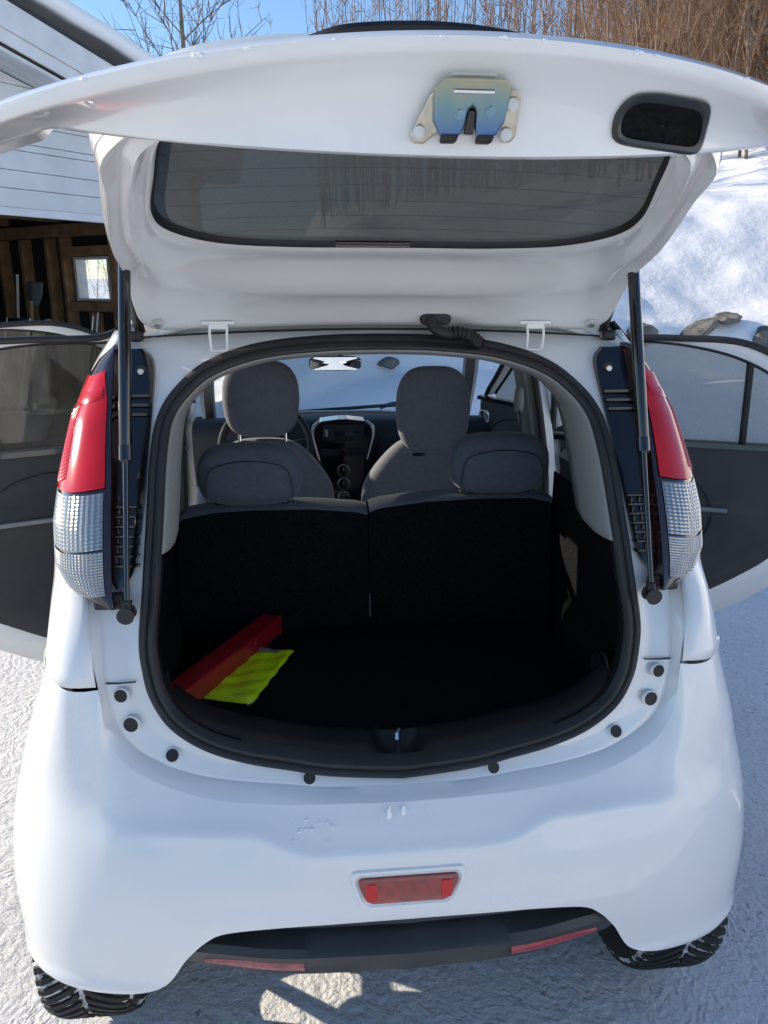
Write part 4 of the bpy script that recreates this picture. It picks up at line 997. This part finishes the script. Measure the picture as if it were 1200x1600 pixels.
def headrest(parent, c, w, h, d, m_, seam=True, tilt=0, name='headrest'):
    off = np.array(parent.location)
    def tp(p, x, y, z): return Vector((p.x*(1-.10*max(z, 0)**2-.05*max(-z, 0)**2), p.y*(1-.25*max(z, 0)), p.z))
    rot = Matrix.Rotation(tilt, 3, 'X')
    o = superbox(name, tuple(np.array(c)-off), (w, d, h), m_, parent, e=3.6, n=22, taper=tp, rot=rot)
    return o
def seamline(parent, pts, r_=.0018, m_='rubber'):
    off = np.array(parent.location); return tube('seam', np.array(cr(pts, 40))-off, r_, m_, parent, 6)
for sb, xc, zc in ((sbl, -.305, 1.125), (sbr, .345, 1.142)):
    hr = headrest(sb, (xc, .862, zc+.006), .266, .158, .115, 'fabric_dark')
    yb = .862-.0555; zc = zc+.006
    seamline(sb, [(xc-.108, yb-.001, zc-.065), (xc-.106, yb-.002, zc-.01), (xc-.088, yb+.001, zc+.025), (xc-.03, yb+.003, zc+.040), (xc+.03, yb+.003, zc+.040), (xc+.088, yb+.001, zc+.025), (xc+.106, yb-.002, zc-.01), (xc+.108, yb-.001, zc-.065)], .0012)
    for dx in (-.075, .075):
        mb = MB(); mb.tube([(xc+dx-sb.location.x, .055, .335), (xc+dx-sb.location.x, .055, .38)], .006, 8); mb.build('headrest_post', 'rubber', sb)
        superbox('headrest_guide', (xc+dx-sb.location.x, .050, (1.050 if xc < 0 else 1.066)-.70-.001), (.05, .04, .012), 'gloss_black', sb, e=3, n=10)
# seat belt sash guide near the right seat
tube('belt_strap', cr([(.553, .84, .98), (.545, .83, .93), (.52, .82, .85), (.505, .81, .80)], 12), .008, 'black_plastic', car, 6)
# ================================================================== front seats
for sx, xc, hz_, hh_, fb in ((-1, -.31, 1.225, .26, 'fabric'), (1, .285, 1.182, .30, 'fabric')):
    st = empty('front_seat', (xc, 1.7, .25), car); o_ = np.array(st.location)
    def tp(p, x, y, z): return Vector((p.x*(1-.20*smooth01((z-.2)/.8)), p.y*(1-.2*max(z, 0))+.06*z*1.0, p.z))
    superbox('seat_backrest', (0, -.045, .505), (.50, .15, .66), 'fabric', st, e=3.4, n=24, taper=lambda p, x, y, z: Vector((p.x*(1-.26*float(smooth01((z-.35)/.65))), p.y*(1-.2*max(z, 0))-.06*z, p.z)))
    superbox('seat_cushion', (0, .22, .12), (.50, .52, .20), 'fabric', st, e=3.6, n=16)
    def tp2(p, x, y, z): return Vector((p.x*(1-.13*max(z, 0)**2-.08*max(-z, 0)), p.y*(1-.2*max(z, 0)), p.z))
    superbox('front_headrest', (0, 1.575-1.7, hz_-.25), (.262, .10, hh_), 'fabric', st, e=3.5, n=22, taper=tp2)
    if sx < 0:
        for dx in (-.08, .078):
            mb = MB(); mb.tube([(dx, -.12, .70), (dx, -.12, .90)], .0062, 10); mb.build('headrest_post', 'chrome', st)
    else:
        superbox('headrest_guide', (-.05, -.135, .775), (.05, .04, .012), 'gloss_black', st, e=3, n=10)
    for dx in (-.165, .165):
        seamline(st, [(xc+dx, 1.596, .62), (xc+dx*1.02, 1.585, .8), (xc+dx*.95, 1.575, .93), (xc+dx*.72, 1.575, 1.02)], .0012)
# ================================================================== dashboard
db = empty('dashboard', (0, 2.4, .5), car); do = np.array(db.location)
P = []
for x in np.linspace(-.66, .66, 41):
    u = abs(x)/.66; P.append([(x, 2.36+.03*u, .66), (x, 2.30+.04*u, .80), (x, 2.27+.05*u, .93), (x, 2.285+.05*u, 1.0-.01*u), (x, 2.32+.05*u, 1.028-.015*u), (x, 2.5, 1.030-.02*u), (x, 2.80, .985-.03*u)])
P = np.array(P); P = np.stack([cr(P[i], 26) for i in range(41)]) - do
grid('dash_pad', P, 'dash', db, angle=60, flip=True)
hexo = np.array([(-.115, .925), (-.128, .965), (-.125, 1.005), (-.095, 1.034), (-.02, 1.043), (.02, 1.043), (.095, 1.034), (.125, 1.005), (.128, .965), (.115, .925), (.098, .862), (.086, .75), (.082, .62), (-.082, .62), (-.086, .75), (-.098, .862)])
def dpl(name, poly, y0, y1, m_, bevel=.004):
    n = len(poly); V = [np.array((x, y0, z))-do for x, z in poly]+[np.array((x, y1, z))-do for x, z in poly]
    F = [tuple(range(n)), tuple(range(n, 2*n))[::-1]]+[(i, n+i, n+(i+1) % n, (i+1) % n) for i in range(n)]
    o = obj(name, V, F, m_, db, smooth=False); bm = bmesh.new(); bm.from_mesh(o.data); bmesh.ops.recalc_face_normals(bm, faces=bm.faces); bm.to_mesh(o.data); bm.free()
    b = o.modifiers.new('bevel', 'BEVEL'); b.width = bevel; b.segments = 3; return o
dpl('centre_console', hexo, 2.235, 2.35, 'gloss_black')
def rr4(cx, cz, w, h, r_): o_ = rrect(w, h, r_, 4); return [(cx+p[0], cz+p[1]) for p in o_]
dpl('radio', rr4(0, .985, .178, .068, .01), 2.226, 2.236, 'black_plastic')
dpl('radio_display', rr4(.012, .984, .11, .026, .003), 2.222, 2.227, 'screen', .001)
for k in range(5): dpl('radio_button', rr4(-.05+.025*k, .958, .017, .007, .002), 2.222, 2.2265, 'dash', .001)
dpl('radio_button', rr4(-.072, .985, .012, .03, .003), 2.221, 2.2265, 'silver', .001)
for sx in (-1, 1):
    dpl('air_vent', rr4(sx*.056, .898, .082, .032, .008), 2.226, 2.236, 'black_plastic')
    for k in range(3): dpl('vent_vane', rr4(sx*.056, .889+.009*k, .072, .0025, .001), 2.220, 2.229, 'dash', .0005)
    P_ = cr([(sx*.104, 2.228, 1.036), (sx*.128, 2.226, 1.012), (sx*.132, 2.226, .975), (sx*.122, 2.228, .93), (sx*.105, 2.23, .865)], 24)
    tube('console_bezel', P_-do, np.interp(np.linspace(0, 1, 24), [0, .2, .5, 1], [.006, .008, .004, .003]), 'silver', db, 8)
dpl('hazard_button', rr4(0, .898, .020, .030, .003), 2.222, 2.230, 'lens_smoke', .002)
for z in (.818, .757, .695):
    mb = MB(); mb.tube([(x, -.172, z-.5) for x in (0,)]*1+[(0, -.178, z-.5)], .0255, 24); o = mb.build('knob_ring', 'silver', db, bevel=.002)
    mb = MB(); mb.tube([(0, -.178, z-.5), (0, -.192, z-.5)], .0205, 20); mb.build('climate_knob', 'gloss_black', db, bevel=.003)
    mb = MB(); mb.box((0, -.193, z-.5+.008), (.003, .002, .014)); mb.build('knob_pointer', 'silver', db)
superbox('instrument_hood', (-.33, -.04, .53), (.30, .16, .12), 'dash', db, e=2.6, n=14)
superbox('glovebox', (.36, -.085, .37), (.44, .10, .20), 'dash', db, e=5, n=14)
# steering wheel
sw = empty('steering_wheel', (-.325, 2.03, .965), car)
rot = Matrix.Rotation(R(-24), 3, 'X')
def swp(x, y, z): q = rot @ Vector((x, y, z)); return (q.x, q.y, q.z)
tube('wheel_rim', [swp(.18*math.cos(a), 0, .18*math.sin(a)) for a in np.linspace(0, 2*math.pi, 48, endpoint=False)], .0155, 'black_plastic', sw, 12, closed=True)
for a in (8, 172, 270):
    mb = MB(); mb.tube([swp(.05*math.cos(R(a)), .02, .05*math.sin(R(a))), swp(.172*math.cos(R(a)), .004, .172*math.sin(R(a)))], [.02, .014], 10); mb.build('wheel_spoke', 'black_plastic', sw)
superbox('wheel_hub', swp(0, .01, 0), (.135, .07, .125), 'black_plastic', sw, e=3, n=14, rot=rot)
# rampant-lion style badge on the hub, a small silver figure
mb = MB()
E_ = [((-.008, -.018), (-.004, .002)), ((.006, -.018), (-.002, -.004)), ((-.004, .0), (.000, .014)), ((.0, .012), (.008, .018)), ((-.002, .008), (.012, .008)), ((-.002, .0), (.012, -.002)), ((-.006, -.006), (-.014, .010))]
for (a, b) in E_: mb.tube([swp(a[0], -.030, a[1]), swp(b[0], -.030, b[1])], .0028, 6)
mb.build('wheel_badge', 'chrome', sw)
mb = MB(); mb.tube([(0, .03, 0), (0, .33, -.12)], .03, 12); mb.build('steering_column', 'dash', sw)
# mirror
mi = empty('rear_view_mirror', (-.04, 1.95, 1.308), car)
superbox('mirror_housing', (0, .015, 0), (.205, .035, .058), 'black_plastic', mi, e=4, n=14)
grid('mirror_glass', np.array([[(p[0]*k, -.004-.001*(k < .99), p[1]*k) for p in rrect(.196, .050, .02, 6)] for k in (1.0, .98, .01)]), mat('mirror_silver', (.85, .87, .88), .02, metal=1), mi, cv=True, flip=False)
mb = MB(); mb.tube([(.02, .02, .02), (.03, .05, .11), (.03, .08, .17)], .009, 8); mb.build('mirror_stalk', 'black_plastic', mi)
# windscreen, pillars
Wb, Wt = [(x, 2.86-.10*(x/.64)**2, .975-.02*(x/.64)**2) for x in np.linspace(-.64, .64, 21)], [(x, 2.03-.06*(x/.52)**2, 1.515-.03*(x/.52)**2) for x in np.linspace(-.52, .52, 21)]
P = [[np.array(a)*(1-t)+np.array(b)*t+np.array([0, .03, .03])*math.sin(math.pi*t) for t in np.linspace(0, 1, 8)] for a, b in zip(Wb, Wt)]
grid('windscreen', P, 'glass', car, angle=80)
wpz = cr([(-.30, 2.80, .985), (.05, 2.84, 1.000), (.30, 2.83, 1.015), (.58, 2.80, 1.02)], 30)
tube('windscreen_wiper', wpz, .009, 'rubber', car, 8)
tube('windscreen_wiper', cr([(.22, 2.85, 1.0), (.30, 2.84, 1.022), (.42, 2.83, 1.005)], 12), .010, 'rubber', car, 8)
for sx in (-1, 1):
    pa = np.array([[sx*.645, 2.78, .95], [sx*.615, 2.50, 1.18], [sx*.555, 2.15, 1.42], [sx*.54, 1.97, 1.50]])
    pa = cr(pa, 16)
    grid('windscreen_pillar', [[p+np.array(d)*np.array([sx, 1, 1]) for d in ((-.045, -.01, 0), (-.04, -.045, -.01), (0.0, -.05, -.02), (.022, -.03, 0), (.015, .01, .015), (-.025, .02, .015))] for p in pa], 'trim_grey', car, cv=True, angle=50)
    # roof rail
    grid('roof_rail', [[(sx*(.53+dx), y, 1.47+dz-(.0 if y < 1.9 else .01)) for dx, dz in ((-.03, .03), (-.035, -.01), (-.01, -.035), (.03, -.03), (.05, .02), (.02, .05))] for y in np.linspace(.66, 2.02, 12)], 'trim_grey', car, cv=True, angle=50)
    # centre pillar: grey inside, white outside, black seal lips
    cp = cr([(sx*.60, 1.42, .40), (sx*.635, 1.42, .80), (sx*.625, 1.43, 1.05), (sx*.585, 1.45, 1.30), (sx*.545, 1.46, 1.46)], 16)
    grid('centre_pillar', [[p+np.array([sx*dx, dy, 0]) for dx, dy in ((-.03, -.06), (-.035, .0), (-.03, .06), (.01, .075), (.01, -.075))] for p in cp], 'trim_grey', car, cv=True, angle=40)
    grid('pillar_outer', [[p+np.array([sx*dx, dy, 0]) for dx, dy in ((.012, -.085), (.012, .085), (.04, .07), (.04, -.07))] for p in cp], 'paint', car, cv=True, angle=40)
    for dy in (-.085, .085): tube('pillar_seal', cp+np.array([sx*.0, dy, 0]), .011, 'seal', car, 8)
    # belt
    top = np.array([sx*.535, 1.37, 1.24]); superbox('belt_anchor', tuple(top), (.03, .05, .09), 'trim_grey', car, e=2.6, n=12)
    P = cr([top+np.array([0, -.005, -.03]), top+np.array([sx*.015, .0, -.2]), top+np.array([sx*.035, .02, -.75])], 10)
    grid('seat_belt', [[p+np.array([0, d, 0]) for d in (-.022, .022)] for p in P], 'black_plastic', car, solid=.002)
    # C pillar inside lower, sill, floor sides
    mb = MB(); mb.box((sx*.66, 1.63, .29), (.12, 1.75, .20)); mb.build('side_sill', 'paint', car, bevel=.02)
    # rear wheel-arch / body side below the rear door
    P = []
    for y in np.linspace(.50, .90, 12):
        zb = .29+math.sqrt(max(.345**2-(y-.450)**2, .0)); zb = max(min(zb, .62), .22); P.append([(sx*.735, y, zb), (sx*.745, y, max(zb+.02, .62)), (sx*.70, y, .80), (sx*.655, y, .93)])
    grid('rear_side_panel', P, 'paint', car, flip=(sx > 0), angle=60, solid=.004, offset=0)
    mb = MB()
    # dark liner round the wheel
    V, F = [], []
    P = [[(sx*x, .450+.335*math.cos(a), .29+.335*math.sin(a)) for x in (.44, .60, .69)] for a in np.linspace(R(-8), R(135), 22)]
    grid('wheel_arch_liner', P, 'under', car, angle=60, solid=.004, offset=0)
    P = [[(sx*x, .450+rr_*math.cos(a), .29+rr_*math.sin(a)) for rr_ in (.335, .0)] for a in np.linspace(R(-8), R(135), 22) for x in (.44,)]
    grid('wheel_arch_liner', P, 'under', car, solid=.004, offset=0)
# underbody
mb = MB(); mb.box((0, 1.70, .24), (1.18, 2.2, .10)); mb.build('floor_pan', 'under', car, bevel=.02)
mb = MB(); mb.box((0, .34, .46), (.84, .52, .14)); mb.build('rear_crossmember', 'under', car, bevel=.02)
mb = MB(); mb.box((0, .53, .42), (.86, .66, .10)); mb.build('motor_tray', 'under', car, bevel=.02)
# front end
P = []
for y, zc, w, zb in ((2.72, 1.0, .70, .25), (2.95, .95, .735, .62), (3.2, .84, .73, .62), (3.38, .70, .64, .30), (3.46, .52, .50, .25)):
    P.append([(w*u, y-.0*u*u, zc-(zc-zb)*abs(u)**5) for u in np.linspace(-1, 1, 31)])
P = np.array(P); P = np.stack([cr(P[:, j], 20) for j in range(31)], 1)
grid('bonnet', P, 'paint', car, angle=60, solid=.01)
# ================================================================== wheels
def make_wheel(xc, yc, sx):
    w = empty('wheel', (xc, yc, .287), car); hw = .0875
    prof = [(.19, -hw*.95), (.215, -hw*1.04), (.245, -hw*1.06), (.268, -hw*1.0), (.279, -hw*.86), (.2815, -hw*.5), (.2815, 0), (.2815, hw*.5), (.279, hw*.86), (.268, hw), (.245, hw*1.06), (.215, hw*1.04), (.19, hw*.95)]
    V, F = lathe_vf(prof, (0, 0, 0), 'x', 72); ty = obj('tyre', V, F, 'tread', w, angle=50)
    rimp = [(.192, -hw*.93), (.196, -hw*.6), (.17, -hw*.4), (.16, hw*.3), (.192, hw*.93)]
    V, F = lathe_vf(rimp, (0, 0, 0), 'x', 48); obj('rim', V, F, 'rim', w)
    mb = MB(); mb.tube([(hw*.35*sx, 0, 0), (hw*.6*sx, 0, 0)], .05, 20)
    for k in range(7):
        a = 2*math.pi*k/7; mb.tube([(hw*.5*sx, .03*math.cos(a), .03*math.sin(a)), (hw*.6*sx, .185*math.cos(a), .185*math.sin(a))], [.024, .016], 6)
    mb.build('wheel_spokes', 'rim', w)
    # sidewall rubber, clean of snow
    for s_ in (-1, 1):
        V, F = lathe_vf([(.191, s_*hw*.965), (.216, s_*hw*1.055), (.245, s_*hw*1.075), (.262, s_*hw*1.035)], (0, 0, 0), 'x', 60); obj('sidewall', V, F, 'tyre', w, angle=50)
    # V-shaped tread blocks
    mb = MB(); NB = 58
    for k in range(NB):
        for s_ in (-1, 1):
            path = []
            for u in np.linspace(0, 1, 6):
                a = 2*math.pi*(k+(.5 if s_ > 0 else 0))/NB+.20*u**.8; x = s_*(.006+u*(hw*.97-.006)); r_ = .2815-.010*max(0, u-.72)/.28
                path.append((x, a, r_))
            b0 = len(mb.V); da = 2*math.pi/NB*.30
            for (x, a, r_) in path:
                for (aa, h_) in ((a-da, -.002), (a-da*.85, .0062), (a+da*.85, .0062), (a+da, -.002)):
                    mb.V.append((x, (r_+h_)*math.cos(aa), (r_+h_)*math.sin(aa)))
            for i in range(5):
                for j in range(3): mb.F.append((b0+i*4+j, b0+i*4+j+1, b0+(i+1)*4+j+1, b0+(i+1)*4+j))
            mb.F.append((b0, b0+1, b0+2, b0+3)); e = b0+20; mb.F.append((e+3, e+2, e+1, e))
    t = mb.build('tread_blocks', 'tyre', ty, smooth=False); t['kind'] = 'stuff'
    return w
for sx in (-1, 1):
    make_wheel(sx*.635, .450, sx); make_wheel(sx*.655, 3.02, sx)
mb = MB(); mb.tube([(-.56, .450, .30), (.56, .450, .30)], .045, 12); mb.build('rear_axle', 'under', car)
for sx in (-1, 1):
    mb = MB(); mb.tube([(sx*.50, .40, .33), (sx*.50, .44, .62)], .028, 10); mb.tube([(sx*.50, .450, .287), (sx*.56, .450, .287)], .10, 24); mb.build('rear_damper', 'steel', car)

# ================================================================== doors
def door(name, sx, hx, hy, ang, outline, window, divider, label_h, belt, front=False):
    d = np.array([sx*math.sin(R(ang)), -math.cos(R(ang))]); o_ = np.array([sx*math.cos(R(ang)), math.sin(R(ang))])
    dr = empty(name, (sx*hx, hy, .4), car); base = np.array(dr.location)
    # tumblehome: the window leans in above the belt line
    def W(u, z, n): lean = -.10*max(0, z-belt)/.36 - .03*max(0, .75-z)/.4; q = d*u+o_*(n+lean); return np.array([q[0], q[1], z-.4])
    oc = cr(outline, 110, closed=True); wc = cr(window, 110, closed=True)
    # match starting points and direction by angle around the window centre
    cx = np.mean(wc, 0)
    def by_angle(pts, angs):
        a = np.unwrap(np.arctan2(pts[:, 1]-cx[1], pts[:, 0]-cx[0]))
        return pts
    n = 110
    # outer skin (below the belt) and frame round the window
    low = [p for p in oc if p[1] <= belt]
    # lower skin: scanlines in u
    us = np.linspace(min(p[0] for p in oc)+.001, max(p[0] for p in oc)-.001, 46)
    def zlow(u):
        best = 9
        for i in range(n):
            a, b = oc[i], oc[(i+1) % n]
            if (a[0]-u)*(b[0]-u) <= 0 and abs(a[0]-b[0]) > 1e-9:
                t = (u-a[0])/(b[0]-a[0]); best = min(best, a[1]+(b[1]-a[1])*t)
        return min(best, belt-.02)
    skin, trim, pan = [], [], []
    for u in us:
        z0 = zlow(u); skin.append([W(u, z0+(belt-z0)*k/9, .045+.02*math.sin(math.pi*k/9)) for k in range(10)])
    grid('door_skin', skin, 'paint', dr, flip=(sx < 0), angle=60, solid=.003)
    for u in us:
        z0 = zlow(u); trim.append([W(u, z0+(belt-z0)*k/6, -.012) for k in range(7)])
    grid('door_inner_shell', trim, 'paint', dr, flip=(sx > 0), angle=60, solid=.003)
    # rim joining the two
    rim = [[W(u, zlow(u), -.012), W(u, zlow(u)-.008, .015), W(u, zlow(u), .045)] for u in us]
    grid('door_edge', rim, 'paint', dr, angle=60)
    grid('door_edge', [[W(us[-1], zlow(us[-1])+(belt-zlow(us[-1]))*k/6, nn) for nn in (-.012, .015, .045)] for k in range(7)], 'paint', dr, angle=60)
    # dark trim panel
    for u in np.linspace(us[0]+.035, us[-1]-.055, 44):
        z0 = max(zlow(u), zlow(min(u+.05, us[-1])), zlow(max(u-.05, us[0])))+.060
        if z0 > belt-.05: z0 = belt-.05
        row = []
        for k in range(16):
            z = z0+(belt-.004-z0)*k/15
            puff = .020*smooth01((z-z0)/.05)*smooth01((belt+.02-z)/.04)
            arm = .035*math.exp(-((z-(belt-.20))/.045)**2)*smooth01((u-us[0]-.02)/.1)*smooth01((us[-1]-.12-u)/.15)
            row.append(W(u, z, -.016-puff-arm))
        pan.append(row)
    grid('door_trim', pan, 'door_trim', dr, flip=(sx > 0), angle=60)
    # trim details: arm-rest strip, pocket line, handle
    uu = np.linspace(us[0]+.06, us[-1]-.26, 20)
    tube('armrest_strip', [W(u, belt-.195, -.074) for u in uu], .008, 'silver_dark', dr, 8)
    cu, cz = us[0]+.30, belt-.23
    tube('pocket_line', [W(cu+.22*math.cos(a), cz+.17*math.sin(a), -.040-.03*max(0, math.exp(-((.17*math.sin(a)-.03)/.05)**2))) for a in np.linspace(-.6, math.pi+.6, 40)], .0022, 'rubber', dr, 6)
    gu, gz_ = us[0]+.24, max(zlow(us[0]+.24)+.19, .62)
    for rr_ in (.085, .060, .035):
        tube('speaker_grille_ring', [W(gu+rr_*math.cos(a), gz_+rr_*math.sin(a), -.039) for a in np.linspace(0, 2*math.pi, 40, endpoint=False)], .0035, 'black_plastic', dr, 6, closed=True)
    hu = us[0]+.075
    P = [[W(hu+p[0], belt-.195+label_h+p[1], nn) for p in rrect(.085, .055, .026, 8)*k] for k, nn in ((1.0, -.034), (1.0, -.044), (.8, -.046), (.7, -.038), (.01, -.036))]
    grid('handle_bezel', P[:4], 'silver', dr, cv=True, angle=40); grid('handle_recess', P[3:], 'gloss_black', dr, cv=True)
    mb = MB(); mb.tube([W(hu+.018, belt-.195+label_h-.020, -.043), W(hu+.014, belt-.195+label_h+.020, -.047)], .009, 8); mb.build('inner_handle', 'silver', dr)
    # window frame: ring from outline above belt to window
    top = [p for p in oc if p[1] > belt-.001]; top.sort(key=lambda p: math.atan2(p[1]-belt, p[0]-cx[0]))
    tp_ = cr(top, 60); wt = [p for p in wc if p[1] > belt+.03]; wt.sort(key=lambda p: math.atan2(p[1]-belt, p[0]-cx[0])); wt = cr(wt, 60)
    fr = [[W(*tp_[i], .025), W(*tp_[i], -.005), W(*(tp_[i]*.5+wt[i]*.5), -.012), W(*wt[i], -.006), W(*wt[i], .010)] for i in range(60)]
    grid('window_frame', fr, 'paint' if not front else 'paint', dr, angle=50, solid=.002, offset=0)
    tube('frame_seal', [W(*(tp_[i]*.93+wt[i]*.07), -.014) for i in range(60)], .010, 'seal', dr, 8)
    tube('glass_run', [W(*(wt[i]), -.002) for i in range(60)], .007, 'rubber', dr, 6)
    grid('belt_moulding', [[W(u, belt+dz, nn) for dz, nn in ((-.006, -.035), (.010, -.030), (.014, -.012), (.012, .02), (-.006, .05))] for u in us], 'gloss_black', dr, angle=40)
    # glass
    us2 = np.linspace(wc[:, 0].min()+.002, wc[:, 0].max()-.002, 34)
    def ztop(u):
        b_ = 0
        for i in range(n):
            a, b = wc[i], wc[(i+1) % n]
            if (a[0]-u)*(b[0]-u) <= 0 and abs(a[0]-b[0]) > 1e-9: b_ = max(b_, a[1]+(b[1]-a[1])*(u-a[0])/(b[0]-a[0]))
        return max(b_, belt+.01)
    grid('window_glass', [[W(u, belt+(ztop(u)-belt)*k/5, .004) for k in range(6)] for u in us2], 'glass_door' if sx < 0 else 'glass_door_hazy', dr, angle=80)
    if divider:
        tube('window_divider', [W(divider+.012, belt, -.002), W(divider-.004, ztop(divider), -.002)], .011, 'rubber', dr, 8)
    return dr
M['door_trim'] = mat('dark_grey_door_trim', (.045, .046, .048), .7, spec=.3, noise=(25, .12), bump=(350, .3, .0006))
M['silver_dark'] = mat('grey_strip', (.20, .21, .22), .4, metal=.3)
R_OUT = [(0.0, .44), (.02, .40), (.20, .40), (.36, .44), (.52, .53), (.66, .62), (.775, .72), (.815, .84), (.82, 1.0), (.815, 1.12), (.79, 1.24), (.70, 1.36), (.55, 1.44), (.35, 1.450), (.15, 1.450), (.01, 1.465), (.0, 1.2), (.0, .8)]
R_WIN = [(.05, 1.125), (.2, 1.12), (.5, 1.12), (.74, 1.12), (.765, 1.15), (.74, 1.24), (.66, 1.33), (.52, 1.40), (.34, 1.435), (.16, 1.437), (.06, 1.425), (.045, 1.3)]
F_OUT = [(0.0, .44), (.03, .36), (.3, .35), (.7, .35), (.92, .37), (.95, .45), (.95, .8), (.95, 1.2), (.93, 1.44), (.80, 1.450), (.55, 1.455), (.35, 1.38), (.15, 1.22), (.0, 1.06), (0, .8)]
F_WIN = [(.10, 1.10), (.3, 1.10), (.6, 1.11), (.88, 1.12), (.90, 1.2), (.885, 1.40), (.78, 1.437), (.56, 1.415), (.38, 1.345), (.2, 1.21), (.10, 1.13)]
for sx, aR, aF in ((-1, 66, 62), (1, 67, 22)):
    door('rear_door', sx, .665, 1.40, aR, R_OUT, R_WIN, .575, .12, 1.115)
    door('front_door', sx, .675, 2.46, aF, F_OUT, F_WIN, None, .12, 1.10, True)

# ================================================================== load in the boot
rc = empty('warning_triangle_case', (-.37, .62, .704)); tagged(rc, 'long red plastic case lying in the boot beside the yellow vest', 'case')
rcr = Matrix.Rotation(R(-24.5), 3, 'Z')
b = MB(); b.box((0, 0, .023), (.054, .455, .046)); o = b.build('case_body', 'red_case', rc, bevel=.004)
b = MB(); b.box((0, 0, .0472), (.0545, .456, .0025)); b.build('case_lid', 'red_case', rc, bevel=.001)
b = MB(); b.box((.0275, .10, .03), (.002, .03, .016)); b.build('case_clip', 'red_case', rc, bevel=.001)
rc.rotation_euler = (R(-1.5), R(-3), R(-25.5)); rc.location = (-.356, .585, .722)
vest = empty('safety_vest', (-.30, .56, .704)); tagged(vest, 'folded fluorescent yellow safety vest in a clear plastic bag', 'vest')
vo = np.array(vest.location)
c4 = [np.array(p) for p in ((-.425, .445, 0), (-.290, .405, 0), (-.190, .672, 0), (-.325, .705, 0))]
P = []
N_ = 26
for i in range(N_):
    row = []
    for j in range(N_):
        u, w = i/(N_-1), j/(N_-1); p = (c4[0]*(1-u)+c4[1]*u)*(1-w)+(c4[3]*(1-u)+c4[2]*u)*w
        e = min(u, 1-u, w, 1-w); h = .716+.012*smooth01(e/.10)+0.0016*math.sin(14*(u+.5*w)+2)*smooth01(e/.08)+.0018*math.sin(31*w-9*u)
        row.append((p[0], p[1], h if e > 0 else .706))
    P.append(row)
grid('vest_cloth', np.array(P)-vo, 'hivis', vest, flip=False, angle=80)
M['reflective'] = mat('grey_reflective_tape', (.42, .43, .47), .4, noise=(30, .2))
P = np.array(P); S = P[9:19, 21:25]+np.array([0, 0, .0022]); grid('reflective_stripe', S-vo, 'reflective', vest, flip=False)
Q = P.copy(); ctr = P.reshape(-1, 3).mean(0); Q = ctr+(P-ctr)*np.array([1.04, 1.05, 1])+np.array([0, 0, .004]); Q[:, -1] += np.array([.012, .012, 0]); Q[-1, -4:] += np.array([.012, 0, .004])
grid('plastic_bag', Q-vo, 'bag', vest, flip=False)

# ================================================================== bits of snow and ice on the car
def snow_lump(loc, size, seed, label, name='snow_clump', elong=(1, 1, 1)):
    bm = bmesh.new(); bmesh.ops.create_icosphere(bm, subdivisions=3, radius=1); r = np.random.default_rng(seed); ph = r.uniform(0, 6, 6)
    for v in bm.verts:
        p = np.array(v.co); f = 1+.25*math.sin(4*p[0]+ph[0])*math.sin(3*p[1]+ph[1])+.18*math.sin(7*p[2]+ph[2]+3*p[0])
        v.co = p*f*size*np.array(elong)
    me = bpy.data.meshes.new(name); bm.to_mesh(me); bm.free(); me.materials.append(M['snow_bit']); me.polygons.foreach_set('use_smooth', [True]*len(me.polygons))
    o = bpy.data.objects.new(name, me); o.location = loc; col.objects.link(o); return tagged(o, label, 'snow', 'snow bits clinging to the car')
for i, (x, sz) in enumerate(((-.245, .0065), (-.20, .0035), (-.125, .003), (-.035, .003), (.018, .0045), (.055, .0035), (.145, .005), (.165, .004), (.275, .004), (.35, .0035), (-.36, .005))):
    p = lipc(x)+np.array([0, -.003, .000]); snow_lump(tuple(p), sz*.55, i, 'small white snow crumb on the upper lip of the open tailgate', elong=(1.7, .8, .7))
for i, (x, z, h) in enumerate(((-.030, .700, .013), (-.005, .704, .008))):
    snow_lump((x, bumper_y(x, z)-.002, z), 1.0, 40+i, ('long' if i == 0 else 'short')+' vertical streak of snow below the load sill on the bumper', 'snow_streak', (.0042, .004, h*1.2))
for i in range(14):
    x = -.20+.012*(i % 7)+random.uniform(-.004, .004); z = .685+random.uniform(-.022, .016)
    snow_lump((x, bumper_y(x, z)-.001, z), random.uniform(.0012, .0026), 60+i, 'tiny snow crumb in the cluster on the bumper left of the streaks')
